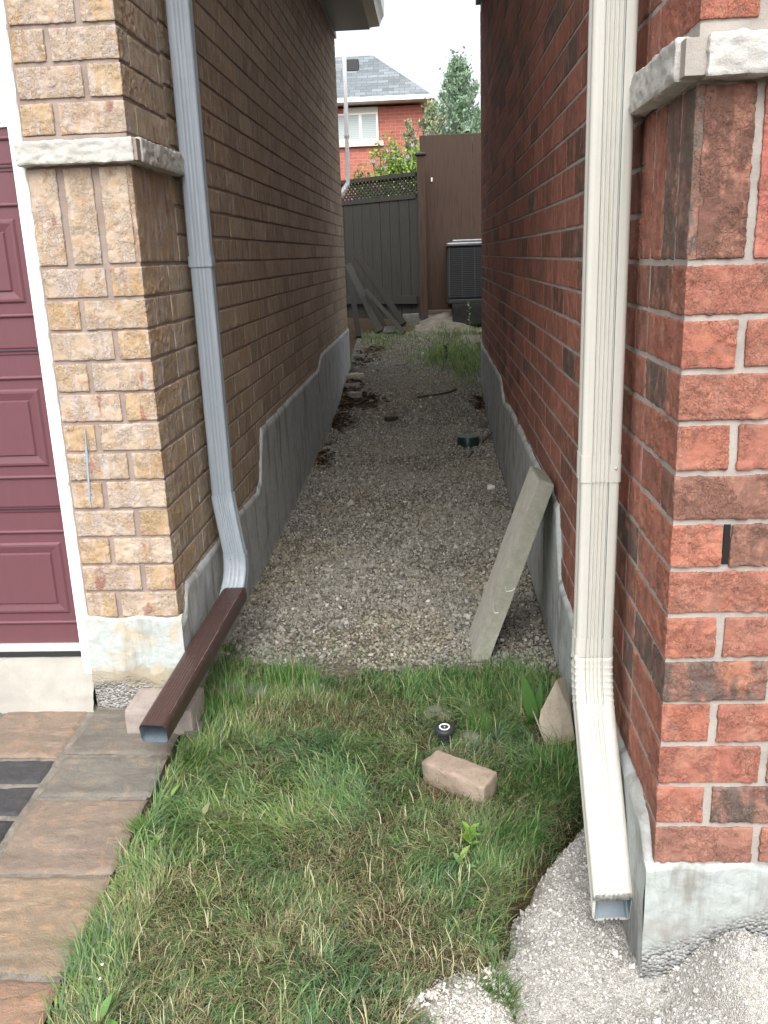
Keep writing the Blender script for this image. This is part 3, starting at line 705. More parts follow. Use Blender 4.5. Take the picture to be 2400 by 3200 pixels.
rf = MB(); rf.add([(gx0 - .09, -1.45, 3.63), (gx0 - .09, 5.25, 3.63), (gx0 + 3.5, 5.25, 5.4), (gx0 + 3.5, -1.45, 5.4), (gx0 - .09, -1.45, 3.69), (gx0 - .09, 5.25, 3.69), (gx0 + 3.5, 5.25, 5.46), (gx0 + 3.5, -1.45, 5.46)],
       [(3,2,1,0),(4,5,6,7),(1,5,4,0),(2,6,5,1),(3,7,6,2),(0,4,7,3)]); rf.build('roof', M_roofk, house_r)

# ------------------------------------------------------------------ driveway and apron
dv = MB(); dv_z = lambda y: .13 + .055 * y
def slab(x0, x1, y0, y1, c):
    a = random.random(); z0, z1 = dv_z(y0), dv_z(y1); L = []
    nx = max(2, int((x1 - x0) / .006)); ny = max(2, int((y1 - y0) / .006))
    nx = min(nx, 90); X = np.linspace(x0, x1, nx); Y = np.linspace(y0, y1, ny); xx, yy = np.meshgrid(X, Y, indexing='ij')
    ed = np.minimum(np.minimum(xx - x0, x1 - xx), np.minimum(yy - y0, y1 - yy))
    P = np.stack([xx * 1.0, yy * 3.2, np.full_like(xx, a * 50)], -1)
    zz = dv_z(yy) + (fbm(P, 4.5, 5, 7, .55) - .5) * .016 - .007 * (1 - sstep(0, .012, ed)) + (fbm2(xx, yy, 30, 3, 2) - .5) * .003
    wob = .004 * (fbm2(xx, yy, 18, 3, 3) - .5) * 2
    idx = np.arange(xx.size).reshape(xx.shape)
    F = np.stack([idx[:-1, :-1], idx[1:, :-1], idx[1:, 1:], idx[:-1, 1:]], -1).reshape(-1, 4)
    dv.add(np.stack([xx + wob, yy + wob, zz], -1).reshape(-1, 3), F.tolist(), 0, (*c, a), True)
TAN = [(.235, .19, .15), (.225, .185, .15), (.25, .19, .145), (.215, .18, .145)]; DKG = [(.045, .047, .051), (.058, .059, .063)]
ysj = [-.002, -.270, -.468, -.768, -1.067, -1.40, -1.75, -2.1]
for i in range(len(ysj) - 1): slab(-.303, .012, ysj[i + 1] + .006, ysj[i] - .006, [(.18, .16, .135), (.185, .17, .145), (.235, .185, .145), (.26, .20, .14), (.27, .18, .125), (.23, .18, .14), (.23, .18, .14)][i])
rows = [(-.002, -.284, TAN), (-.284, -.409, DKG), (-.409, -.551, DKG), (-.551, -.83, DKG), (-.83, -1.15, TAN), (-1.15, -1.5, TAN), (-1.5, -2.1, TAN)]
for r, (a, b, pl) in enumerate(rows):
    x = -.319; first = True
    while x > -2.6:
        wd = .275 if (r == 0 and first) else random.choice([.42, .55, .36]); c = random.choice(pl)
        slab(x - wd, x, b + .006, a - .006, c); x -= wd + .012; first = False
slab_y = np.array([.0, -2.1]);
dv.add([(-2.7, .02, dv_z(.02) - .006), (.006, .02, dv_z(.02) - .006), (.006, -2.3, dv_z(-2.3) - .006), (-2.7, -2.3, dv_z(-2.3) - .006), (.006, .02, -.05), (.006, -2.3, -.1)], [(0, 3, 2, 1), (1, 2, 5, 4)], 1)
o = dv.build('driveway', [M_stamp, M_joint]); tag(o, 'stamped concrete driveway in brown and charcoal slate pattern', None, None, 'structure')
ap = MB(); prof = [(.12, .288), (.05, .283), (.02, .262), (.004, .222), (-.006, .196), (-.014, .184), (-.018, .165), (-.022, .148), (-.03, .136), (-.034, .10)]
X = np.linspace(-2.6, -.303, 150); V = []
for x in X:
    for j, (y, z) in enumerate(prof):
        q = np.array([x, y * 3, z * 3]); d = (float(fbm(q, 14, 4, 3)) - .5) * (.013 if j > 3 else .003)
        V.append((x, y - d + (.006 * (x > -.33) * (j > 3)), z + d))
m = len(prof); F = [(i * m + j, i * m + j + 1, (i + 1) * m + j + 1, (i + 1) * m + j) for i in range(len(X) - 1) for j in range(m - 1)]
F += [tuple((len(X) - 1) * m + j for j in range(m))[::-1]] if False else []
ap.add(V, F, 0, None, True); o = ap.build('garage_apron', M_apron); tag(o, 'pale concrete sill in front of the maroon garage door', None, None, 'structure')

# ------------------------------------------------------------------ swept pipes
def sweep(mb, prof, path, mat_out=0, mat_in=1, thick=.0014, smooth=True, scales=None, xdir=(1, 0, 0), inner=True, cut=0):
    """prof: closed 2-D outline (u,v). u runs along xdir, v completes the frame"""
    path = [Vector(p) for p in path]; prof = np.array(prof, float); n = len(prof); R = []
    for i, p in enumerate(path):
        t = (path[min(i + 1, len(path) - 1)] - path[max(i - 1, 0)]).normalized()
        u = Vector(xdir); u = (u - t * u.dot(t)).normalized(); v = t.cross(u)
        s = scales[i] if scales is not None else 1.0
        sg = 1 if v.y < 0 else -1; kc = cut * sg if i == len(path) - 1 else 0
        R.append([tuple(p + u * (a * s) + v * (b * s) - t * (b * s * kc)) for a, b in prof])
    V = [q for r in R for q in r]
    F = [(i * n + j, i * n + (j + 1) % n, (i + 1) * n + (j + 1) % n, (i + 1) * n + j) for i in range(len(path) - 1) for j in range(n)]
    mb.add(V, F, mat_out, None, smooth)
    if inner:
        cpt = prof.mean(0); hx, hy_ = np.abs(prof - cpt).max(0); pin = cpt + (prof - cpt) * (1 - thick / np.abs(prof - cpt).max())
        dd = pin - cpt; near_y = np.abs(dd[:, 1]) > hy_ * .80; near_x = (np.abs(dd[:, 0]) > hx * .80) & ~near_y
        flat_y = near_y & (np.abs(dd[:, 0]) < hx * .72); flat_x = near_x & (np.abs(dd[:, 1]) < hy_ * .72)
        pin[flat_y, 1] = cpt[1] + np.sign(dd[flat_y, 1]) * (hy_ - .0058 if cut else np.abs(dd[flat_y, 1])); pin[flat_x, 0] = cpt[0] + np.sign(dd[flat_x, 0]) * (hx - .0058 if cut else np.abs(dd[flat_x, 0]))
        sweepi = []
        for i, p in enumerate(path):
            t = (path[min(i + 1, len(path) - 1)] - path[max(i - 1, 0)]).normalized()
            u = Vector(xdir); u = (u - t * u.dot(t)).normalized(); v = t.cross(u); s = scales[i] if scales is not None else 1.0
            kc = cut * (1 if v.y < 0 else -1) if i == len(path) - 1 else 0; sweepi.append([tuple(p + u * (a * s) + v * (b * s) - t * (b * s * kc)) for a, b in pin])
        V2 = [q for r in sweepi for q in r]
        mb.add(V2, [f[::-1] for f in F], mat_in, None, smooth)
        rim = R[-1] + sweepi[-1]; mb.add(rim, [(j, (j + 1) % n, (j + 1) % n + n, j + n) for j in range(n)], mat_out)
        rim = R[0] + sweepi[0]; mb.add(rim, [(j + n, (j + 1) % n + n, (j + 1) % n, j) for j in range(n)], mat_out)
def rect_prof(w, d, r=.008, flutes=0, fd=.0025, seg=4, allsides=True):
    """rounded rectangle outline, flutes pressed in along the sides"""
    P = []
    def side(ax, ay, bx, by, nx, ny, L):
        if not flutes: return [(ax, ay), (bx, by)]
        out = []; m = flutes * 10
        for i in range(m + 1):
            t = i / m; tq = (t - .17) / .66; q = abs(((tq * flutes) % 1) - .5) * 2 if 0 < tq < 1 else 1
            dp = fd * max(0, math.cos(min(1, q * 1.5) * math.pi / 2)) if 0 < t < 1 else 0
            dp = max(dp, 0)
            out.append((ax + (bx - ax) * t - nx * dp, ay + (by - ay) * t - ny * dp))
        return out
    hw, hd = w / 2, d / 2
    cs = [((hw - r, -hd + r), -90), ((hw - r, hd - r), 0), ((-hw + r, hd - r), 90), ((-hw + r, -hd + r), 180)]
    starts = [(-hw + r, -hd, hw - r, -hd, 0, -1, w), (hw, -hd + r, hw, hd - r, 1, 0, d), (hw - r, hd, -hw + r, hd, 0, 1, w), (-hw, hd - r, -hw, -hd + r, -1, 0, d)]
    for (s_, (c, a0)) in zip(starts, cs):
        P += side(*s_)
        for i in range(1, seg): 
            a = math.radians(a0 + 90 * i / seg); P.append((c[0] + r * math.cos(a), c[1] + r * math.sin(a)))
    out = []
    for p in P:
        if not out or (abs(p[0] - out[-1][0]) + abs(p[1] - out[-1][1])) > 1e-6: out.append(p)
    return out
def lerp_path(pts, n):
    pts = [Vector(p) for p in pts]; out = []
    for a, b, m in zip(pts[:-1], pts[1:], n): out += [a.lerp(b, i / m) for i in range(m)]
    return out + [pts[-1]]
def bez(a, b, c, n):
    a, b, c = Vector(a), Vector(b), Vector(c); return [(1-t)**2 * a + 2*(1-t)*t * b + t*t * c for t in [i / n for i in range(n + 1)]]
def screw(mb, p, nrm, r=.0045, mat=0):
    nrm = Vector(nrm).normalized(); u = nrm.orthogonal().normalized(); v = nrm.cross(u); p = Vector(p)
    ring = [p + u * r * math.cos(a) + v * r * math.sin(a) for a in [i * math.pi / 5 for i in range(10)]]
    V = [tuple(q) for q in ring] + [tuple(q * 1 + nrm * r * .5 - (q - p) * .3) for q in ring] + [tuple(p + nrm * r * .6)]
    mb.add(V, [(i, (i + 1) % 10, (i + 1) % 10 + 10, i + 10) for i in range(10)] + [(i + 10, (i + 1) % 10 + 10, 20) for i in range(10)], mat, None, True)

# grey downspout, left
ds = thing('grey_downspout', 'weathered grey metal downspout on the buff brick wall with brown end piece', 'downspout', (.058, .455, .2))
P1 = rect_prof(.074, .052, .009, 3, .0014)
m = MB(); sweep(m, P1, [(.058, .457, 3.36), (.058, .457, 2.4), (.058, .457, 1.50)]); m.build('upper_pipe', [M_grey_pipe, M_inner], ds)
P1s = rect_prof(.072, .050, .009, 3, .0014)
m = MB(); sweep(m, P1s, [(.0585, .457, 1.53), (.0595, .457, 1.0), (.061, .457, .70)]); m.build('lower_pipe', [M_grey_pipe, M_inner], ds)
m = MB(); sweep(m, rect_prof(.080, .058, .009, 3, .0012), [(.058, .457, 1.525), (.058, .457, 1.49)]); m.build('coupling', [M_grey_pipe, M_inner], ds)
m = MB(); sweep(m, rect_prof(.076, .054, .008, 5, .002), [(.061, .455, .715), (.064, .452, .69), (.074, .444, .62), (.092, .432, .50)]); m.build('offset_pipe', [M_grey_pipe, M_inner], ds)
pts = bez((.093, .430, .505), (.100, .424, .40), (.078, .318, .335), 26); sc = [1.05 + (.02 * math.sin(i * 2.6) if 7 < i < 24 else 0) for i in range(27)]
m = MB(); sweep(m, rect_prof(.078, .056, .008, 3, .0015), pts, scales=sc)
screw(m, (.082, .402, .488), (0, -1, 0), .004, 2); screw(m, (.134, .43, .488), (1, 0, 0), .004, 2); m.build('elbow', [M_grey_pipe, M_inner, M_screw], ds)
a, b = Vector((.097, .372, .372)), Vector((.010, -.366, .238))
m = MB(); bp = rect_prof(.082, .058, .012, 0); xd = Vector((1, -.12, 0))
bp = rect_prof(.082, .062, .014, 4, .0008)
pp = [a.lerp(b, t) for t in (0, .02, .04, .25, .5, .75, .985, 1)]
sweep(m, bp, pp, xdir=tuple(xd), scales=[.96, 1, 1, 1, 1, 1, 1, .985])
d = (b - a).normalized(); u = (xd - d * xd.dot(d)).normalized(); v = d.cross(u)
if v.z < 0: v = -v
for s0, s1, off, wd in ((.03, .30, .0285, .0014), (.36, .62, .0295, .0020), (.62, .93, .0285, .0012)):
    q0, q1 = a.lerp(b, s0), a.lerp(b, s1); V = []
    for i in range(13):
        t = i / 12; c0 = q0.lerp(q1, t) + u * (off + .003 + .0008 * math.sin(i * 2.1)) + v * (.0302 + .0004 * math.cos(i * 1.3)); ww = wd * (.5 + .5 * abs(math.sin(i * 1.7)))
        V += [tuple(c0 - v * ww + u * .0012), tuple(c0 + v * ww + u * .001)]
    m.add(V, [(2*i, 2*i+1, 2*i+3, 2*i+2) for i in range(12)], 2)
o = m.build('extension', [M_brown_pipe, M_inner, M_chip], ds); tag(o, 'dark brown end piece with scratched edge')
# white downspout, right
dw = thing('white_downspout', 'white fluted downspout on the red brick corner, bent out over the screenings', 'downspout', (1.165, -.66, .15))
WP = rect_prof(.084, .066, .010, 5, .0050)
m = MB(); sweep(m, WP, [(1.169, -.655, 3.40), (1.169, -.655, 2.3), (1.168, -.655, 1.05)]); m.build('upper_pipe', [M_white_pipe, M_inner], dw)
m = MB(); sweep(m, rect_prof(.0865, .0685, .010, 5, .0040), [(1.168, -.655, 1.078), (1.168, -.655, 1.02)]); screw(m, (1.198, -.692, 1.052), (0, -1, 0), .0035, 0); m.build('coupling', [M_white_pipe, M_inner], dw)
m = MB(); sweep(m, rect_prof(.082, .065, .010, 5, .0050), [(1.168, -.655, 1.06), (1.166, -.655, .62)]); m.build('lower_pipe', [M_white_pipe, M_inner], dw)
pts = lerp_path([(1.166, -.655, .655), (1.165, -.656, .60)], [4]) + bez((1.165, -.658, .60), (1.164, -.672, .52), (1.166, -.715, .465), 90)[1:]
sc = []
for i in range(len(pts)):
    q = i - 5
    sc.append(1.02 + (.042 * (1 - abs(math.sin(q * math.pi / 10)) ** .4) if 0 <= q < 72 else 0))
m = MB(); sweep(m, rect_prof(.084, .067, .010, 5, .0040), pts, scales=sc); m.build('elbow', [M_white_pipe, M_inner], dw)
a, b = Vector((1.165, -.700, .495)), Vector((1.178, -.925, .135))
m = MB(); pp = [a.lerp(b, t) for t in (0, .3, .6, .93, .96, 1)]
sweep(m, rect_prof(.087, .066, .014, 4, .0052), pp, scales=[1, 1, 1, 1, 1, 1.0], cut=.95); screw(m, a.lerp(b, .1) + Vector((-.002, -.030, .018)), (0, -.85, .5), .0035, 0)
m.build('extension', [M_white_pipe, M_inner], dw)
# white corner pipe at the far end of the buff house
M_bright = mat_paint('bright_white', (.90, .90, .93), .5)
fp = thing('white_corner_pipe', 'narrow white downspout on the far rear corner of the buff brick house', 'downspout', (.05, 6.10, .5))
m = MB(); sweep(m, rect_prof(.036, .05, .006), [(.022, 6.75, 3.46), (.006, 6.75, 2.30), (.002, 6.74, 2.20), (-.06, 6.70, 2.10), (-.24, 6.40, 1.95)], inner=False); m.build('pipe', [M_bright, M_inner], fp)
m = MB(); m.box((-.014, 6.72, 2.62), (.034, 6.785, 2.64)); m.build('strap', M_wtrim, fp)

# ------------------------------------------------------------------ hull helper for stones
import bmesh
def hull(name, pts, mat, parent=None, sub=2, disp=.004, seed=0, bev=.004, sc=18):
    bm = bmesh.new()
    for p in pts: bm.verts.new(p)
    bmesh.ops.convex_hull(bm, input=bm.verts)
    bmesh.ops.dissolve_limit(bm, angle_limit=.06, verts=bm.verts, edges=bm.edges)
    if bev: bmesh.ops.bevel(bm, geom=list(bm.edges), offset=bev, segments=2, profile=.6, affect='EDGES')
    bmesh.ops.triangulate(bm, faces=bm.faces[:])
    for _ in range(sub): bmesh.ops.subdivide_edges(bm, edges=bm.edges[:], cuts=1, use_grid_fill=True)
    bm.normal_update(); V = np.array([v.co[:] for v in bm.verts]); N = np.array([v.normal[:] for v in bm.verts])
    V = V + N * ((fbm(V, sc, 4, seed) - .5) * 2 * disp)[:, None]
    for v, c in zip(bm.verts, V): v.co = c
    me = bpy.data.meshes.new(name); bm.to_mesh(me); bm.free(); me.materials.append(mat)
    me.polygons.foreach_set('use_smooth', [True] * len(me.polygons))
    o = bpy.data.objects.new(name, me); col.objects.link(o)
    if parent: o.parent = parent
    return o
# paver under the brown extension
pb = hull('paver_block', [(x, y, z) for x in (-.152, .058) for y in (-.158, .0) for z in (.11, .198)] + [], M_block, None, 3, .002, 4, .010, 30)
tag(pb, 'pinkish grey concrete paver block propping the brown downspout end', 'paver')
# leaning slab: foot on the gravel, upper corner against the red wall
F0, R0 = Vector((.909, .342, .06)), Vector((.969, .331, .06)); B1, C1 = Vector((1.166, .420, .752)), Vector((1.219, .424, .727)); DP = Vector((-.006, .236, -.004))
csl = thing('concrete_slab', 'narrow concrete paving slab leaning upright against the red brick wall', 'concrete slab', (.94, .4, .08))
def trilin(P):
    a, b, c = P[..., 0:1], P[..., 1:2], P[..., 2:3]
    f, r, bb, cc, dp = (np.array(q) for q in (F0, R0, B1, C1, DP))
    return (f + (r - f) * a) * (1 - c) + (bb + (cc - bb) * a) * c + dp * b
m = MB()
def sld(P):
    Q = trilin(P); t = sstep(.012, 0, P[..., 0]) * sstep(.06, 0, P[..., 1])
    return (fbm(Q, 40, 4, 3) - .5) * .06 - .15 * t * (fbm(Q, 90, 2, 8) > .55)
m.rbox((0, 0, 0), (1, 1, 1), .03, .012, None, 0, None, '-y+y+x+z-z', trilin)
m.rbox((0, 0, 0), (1, 1, 1), .03, .02, None, 1, None, '-x', trilin)
V = np.concatenate(m.v); V = V + ((fbm(V, 60, 4, 3) - .5) * .0045)[:, None] * np.array([1, 1, .3]); m.v = [V]
m.build('slab', [M_conc, M_conc_top], csl)
def nrm3(a): a = Vector(a); return a.normalized()
# white scratches on the slab's near edge
m = MB()
fe = (C1 - R0); fn = (R0 - F0).cross(B1 - F0).normalized(); fn = fn if fn.y < 0 else -fn
for pts in ([(.30, .47), (.5, .445), (.80, .455), (.92, .47)], [(.02, .385), (.1, .35), (.28, .33), (.5, .335)]):
    V = []
    for a, c in pts:
        p = (F0.lerp(R0, a)).lerp(B1.lerp(C1, a), c) + fn * .0035; V += [tuple(p + Vector((0, 0, .0016))), tuple(p - Vector((0, 0, .0016)))]
    m.add(V, [(2*i, 2*i+1, 2*i+3, 2*i+2) for i in range(len(pts) - 1)])
m.build('scratch', M_pebble, csl)
# tan broken brick on the grass
o = hull('broken_brick', [(.808,-.285,.142), (.966,-.408,.142), (.926,-.478,.136), (.772,-.366,.140), (.80,-.280,.07), (.968,-.400,.07), (.925,-.478,.07), (.765,-.345,.07), (.756,-.325,.118)], M_tanbrick, None, 3, .0075, 6, .006, 20)
tag(o, 'tan broken brick lying on the grass in front of the sprinkler head', 'brick')
# sandstone rock at the foot of the red wall
o = hull('sandstone_rock', [(1.163,-.10,.262), (1.115,-.13,.175), (1.108,-.14,.14), (1.118,-.15,.10), (1.142,-.165,.045), (1.175,-.17,.03), (1.222,-.14,.06), (1.212,-.12,.14), (1.19,-.10,.205),
     (1.20,-.03,.24), (1.15,-.03,.12), (1.22,-.02,.05), (1.15,-.06,.03)], M_sand_rock, None, 3, .005, 8, .005, 16)
tag(o, 'pale angular sandstone rock between the grass and the white downspout', 'rock')
# half-buried stones around the sprinkler and in the grass edge
for i, (x, y, r, lb) in enumerate([(.80, .0, .05, 'mossy rounded stone half buried behind the sprinkler head'), (.905, -.135, .035, 'small grey stone half buried to the right of the sprinkler head'), (.815, -.215, .025, 'small mossy stone between the sprinkler head and the tan brick')]):
    P = [(x + r * 1.3 * math.cos(a) * math.cos(b), y + r * math.sin(a) * math.cos(b), .085 + r * .7 * math.sin(b)) for a in np.linspace(0, 6.0, 9) for b in (-.5, .1, .7, 1.3)]
    o = hull('half_buried_stone', P, mat_stone('mossy_stone_%d' % i, (.16, .17, .12), (.12, .12, .09), (.08, .09, .055)), None, 2, .004, i, .0, 20); tag(o, lb, 'stone', 'stones half buried in the lawn')
o = hull('edging_stone', [(x, y, z) for x in (.06, .235) for y in (.10, .175) for z in (.06, .122)], M_darkstone, None, 3, .004, 12, .006, 22); tag(o, 'dark flat edging stone under the grass near the grey downspout', 'stone')
o = hull('edging_stone', [(x, y, z) for x in (-.0 + .03, .075) for y in (-.16, -.09) for z in (.07, .128)], M_darkstone, None, 3, .005, 14, .006, 26); tag(o, 'small broken stone chip right of the pinkish paver block', 'stone')
# pop-up sprinkler head
sp = thing('sprinkler_head', 'black round pop-up sprinkler head with a white ring in the lawn', 'sprinkler', (.825, -.158, .07))
def lathe(mb, c, prof, n=40, mat=0, smooth=True, tilt=None):
    V = []; T = tilt or Matrix.Identity(3)
    for r, z in prof:
        for i in range(n):
            a = 2 * math.pi * i / n; q = T @ Vector((r * math.cos(a), r * math.sin(a), z)); V.append((c[0] + q.x, c[1] + q.y, c[2] + q.z))
    m = len(prof); F = [(j * n + i, j * n + (i + 1) % n, (j + 1) * n + (i + 1) % n, (j + 1) * n + i) for j in range(m - 1) for i in range(n)]
    F.append(tuple(range((m - 1) * n, m * n))); mb.add(V, F, mat, None, smooth)
tl = Matrix.Rotation(.10, 3, 'X'); c = (.825, -.158, .06)
m = MB(); lathe(m, c, [(.020, 0), (.0205, .05), (.022, .066)], tilt=tl); m.build('body', M_black, sp)
m = MB(); lathe(m, c, [(.021, .064), (.029, .066), (.030, .070), (.030, .079), (.0285, .0815), (.018, .082)], tilt=tl); m.build('cap', M_black, sp)
m = MB(); lathe(m, c, [(.0165, .0815), (.0165, .0835), (.0125, .0838), (.0123, .0805), (.001, .0803)], tilt=tl); m.build('ring', M_white_ring, sp)
m = MB(); lathe(m, c, [(.0120, .0803), (.0118, .0818), (.006, .0822), (.0015, .0822)], tilt=tl); screw(m, Vector(c) + tl @ Vector((0, 0, .0822)), tl @ Vector((0, 0, 1)), .0025, 1); m.build('nozzle', [M_black, M_alum], sp)
# green drain cap in the gravel
gc = thing('drain_cap', 'dark green round plastic cap standing up from the gravel', 'drain cap', (1.04, 3.60, .2))
m = MB(); lathe(m, (1.04, 3.60, .17), [(.078, 0), (.080, .04), (.076, .098), (.073, .104)]); m.build('body', M_green_cap, gc)
m = MB(); lathe(m, (1.04, 3.60, .17), [(.0731, .1035), (.070, .108), (.060, .1065), (.02, .108), (.001, .108)])
for i in range(6):
    a = i * math.pi / 3; m.obox((1.04 + .03 * math.cos(a) - .004, 3.60 + .03 * math.sin(a), .277), (.03 * math.cos(a), .03 * math.sin(a), 0), (-.006 * math.sin(a), .006 * math.cos(a), 0), (0, 0, .004))
m.build('lid', M_green_top, gc)
# loose things on the gravel
def shard(name, x, y, L, W, H, rz, mat, lb, cat, seed=1, tx=0, grp=None):
    z = float(ground_h(x, y)) + .006; R = Matrix.Rotation(rz, 3, 'Z') @ Matrix.Rotation(tx, 3, 'X'); rr = random.Random(seed); P = []
    for i in range(9):
        a = 2 * math.pi * i / 9; k_ = rr.uniform(.75, 1.05)
        for h in (0, H): q = R @ Vector((L / 2 * math.cos(a) * k_, W / 2 * math.sin(a) * k_, h)); P.append((x + q.x, y + q.y, z + q.z))
    o = hull(name, P, mat, None, 2, min(H, W) * .12, seed, min(.003, H * .15), 40); tag(o, lb, cat, grp); return o
shard('stone_fragment', .13, 5.05, .15, .10, .05, .1, M_palestone, 'pale rectangular paving fragment in the leaf litter by the buff house', 'stone fragment', 3, .1)
shard('stone_fragment', .075, 5.35, .17, .08, .04, .35, M_palestone, 'pale wedge-shaped stone fragment just behind the rectangular one', 'stone fragment', 5, -.15)
shard('stone_fragment', .09, 5.62, .20, .09, .05, .15, M_sand_rock, 'curved tan stone fragment against the buff foundation corner', 'stone fragment', 7, .1)
shard('stone_fragment', .075, 5.92, .10, .05, .03, .9, M_palestone, 'small pale stone fragment farthest back by the buff foundation', 'stone fragment', 9)
shard('stone_fragment', .07, 6.35, .13, .05, .035, .1, M_palestone, 'thin pale stone chip beyond the end of the buff wall', 'stone fragment', 10)
shard('stone_fragment', 1.17, 4.08, .08, .07, .06, .3, M_darkstone, 'grey stone lump against the red house foundation behind the drain cap', 'stone fragment', 11)
shard('wood_scrap', .49, 6.0, .12, .04, .02, .12, M_palestone, 'short pale wood scrap lying alone in the middle of the path', 'wood scrap', 13)
shard('white_pebble', .70, 6.45, .028, .028, .02, 0, M_pebble, 'tiny bright white pebble beyond the pale wood scrap', 'pebble', 15)
shard('dark_clump', .47, 4.36, .125, .08, .035, .2, M_twig, 'dark wet leaf clump in the middle of the gravel path', 'leaf clump', 17)
shard('dark_clump', .27, 4.73, .15, .03, .02, .06, M_twig, 'long thin dark clump left of the wet leaf clump', 'leaf clump', 19)
shard('pale_chip', 1.13, 2.5, .055, .05, .02, .3, M_pebble, 'flat white stone chip beside the right foundation, nearer the slab', 'stone chip', 21)
shard('pale_chip', 1.14, 2.75, .06, .05, .022, 1.2, M_palestone, 'flat pale stone chip beside the right foundation, farther from the slab', 'stone chip', 23)
def stick(pts, r, lb, name='twig', mat=M_twig, grp=None):
    m = MB(); P = [Vector(p) for p in pts]; prof = [(r * math.cos(a), r * math.sin(a)) for a in [i * math.pi / 3 for i in range(6)]]
    sweep(m, prof, P, inner=False, xdir=(.1, .3, 1)); o = m.build(name, mat); tag(o, lb, 'twig', grp); return o
def gz(x, y, d=.008): return (x, y, float(ground_h(x, y)) + d)
stick([gz(.66, 5.0), gz(.74, 5.03, .012), gz(.84, 5.05, .012), gz(.93, 5.10, .015), gz(1.0, 5.16, .02)], .010, 'dark stick lying across the gravel between the two foundations')
stick([gz(1.14, 3.62, .012), gz(1.165, 3.66, .03), gz(1.20, 3.70, .05), gz(1.215, 3.74, .055)], .005, 'thin curved dark twig between the drain cap and the red wall')
stick([gz(1.02, 3.25), gz(1.045, 3.33, .015), gz(1.065, 3.40, .02)], .007, 'short dark twig right in front of the drain cap')

# ------------------------------------------------------------------ leaf litter (stuff)
def leaves(name, spots, n, cols, size, mat, lb, cat, lift=.02):
    C0 = []; 
    for (x, y, sx_, sy_, wgt) in spots:
        q = int(n * wgt); C0.append(np.column_stack([rng.normal(x, sx_, q), rng.normal(y, sy_, q)]))
    P = np.concatenate(C0); P = P[(P[:, 0] > .016) & (P[:, 0] < 1.21)]; n = len(P)
    z = ground_h(P[:, 0], P[:, 1]) + rng.uniform(.004, lift, n); R = rot_rand(n); L = rng.uniform(.5, 1.2, n) * size
    base = np.array([(-1, 0, 0), (-.3, .45, .12), (.4, .4, .15), (1, 0, 0), (.4, -.4, .15), (-.3, -.45, .12)])
    V = base[None] * L[:, None, None]; ang = rng.uniform(0, 6.28, n); tilt = rng.normal(0, .5, n)
    ca, sa = np.cos(ang), np.sin(ang); ct, st = np.cos(tilt), np.sin(tilt)
    X, Y, Z = V[..., 0], V[..., 1] * ct[:, None] - V[..., 2] * st[:, None], V[..., 1] * st[:, None] + V[..., 2] * ct[:, None]
    V = np.stack([X * ca[:, None] - Y * sa[:, None], X * sa[:, None] + Y * ca[:, None], Z + (V[..., 0] * rng.normal(0, .25, (n, 1)))], -1)
    V += np.column_stack([P, z])[:, None, :]
    F = (np.array([(0, 1, 2, 3), (0, 3, 4, 5)])[None] + (np.arange(n) * 6)[:, None, None]).reshape(-1, 4)
    Cc = np.ones((n, 6, 4)); Cc[:, :, :3] = pal(n, cols, [1] * len(cols), .3)[:, None]
    o = fast_mesh(name, V.reshape(-1, 3), F, Cc.reshape(-1, 4), mat); tag(o, lb, cat, None, 'stuff'); return o
leaves('leaf_litter', [(.06, 5.2, .05, .30, .30), (.16, 4.95, .09, .10, .28), (.05, 4.35, .05, .10, .14), (.05, 3.3, .03, .12, .08), (1.18, 4.75, .03, .10, .08), (.10, 6.3, .08, .2, .06), (.22, 6.75, .05, .1, .04)], 2600,
       [(.07, .042, .025), (.045, .03, .02), (.11, .07, .04), (.03, .022, .017), (.22, .17, .11)], .027, M_leaf, 'dry brown leaf litter gathered along the buff foundation', 'leaves')

# ------------------------------------------------------------------ grass
def blades(name, P, H, W, az, lean, colr, tipc, mat, seg=4, zf=None, twist=.0):
    """P (n,2) roots; each blade a tapering strip bending over along az"""
    n = len(P); z0 = (zf or ground_h)(P[:, 0], P[:, 1]) - .010; t = np.linspace(0, 1, seg + 1)
    dx, dy = np.cos(az), np.sin(az); th0 = rng.uniform(.02, .35, n) * (.4 + lean); th1 = lean
    V = np.zeros((n, seg + 1, 2, 3)); cx = P[:, 0].copy(); cy = P[:, 1].copy(); cz = z0.copy(); wob = rng.normal(0, .22, n)
    for i in range(seg + 1):
        th = th0 + (th1 - th0) * t[i] ** 1.2; ds = H / seg
        if i > 0:
            cx = cx + dx * np.sin(th) * ds; cy = cy + dy * np.sin(th) * ds; cz = cz + np.cos(th) * ds
            fl = (zf or ground_h)(cx, cy) + .004; cz = np.maximum(cz, fl)
            a2 = wob * i / seg; dx2, dy2 = dx * np.cos(a2) - dy * np.sin(a2), dx * np.sin(a2) + dy * np.cos(a2)
        else: dx2, dy2 = dx, dy
        w_ = W * (1 - t[i]) ** .6 * .5 if i < seg else np.full(n, .00015)
        V[:, i, 0] = np.stack([cx - dy2 * w_, cy + dx2 * w_, cz], -1); V[:, i, 1] = np.stack([cx + dy2 * w_, cy - dx2 * w_, cz + w_ * .3], -1)
        dx, dy = (dx2, dy2) if i else (dx, dy)
    m = (seg + 1) * 2; base = np.array([(2*i, 2*i+1, 2*i+3, 2*i+2) for i in range(seg)])
    F = (base[None] + (np.arange(n) * m)[:, None, None]).reshape(-1, 4)
    C = np.ones((n, seg + 1, 2, 4)); tt = t[None, :, None, None]
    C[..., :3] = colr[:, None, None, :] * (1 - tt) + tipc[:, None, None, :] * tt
    return fast_mesh(name, V.reshape(-1, 3), F, C.reshape(-1, 4), mat)
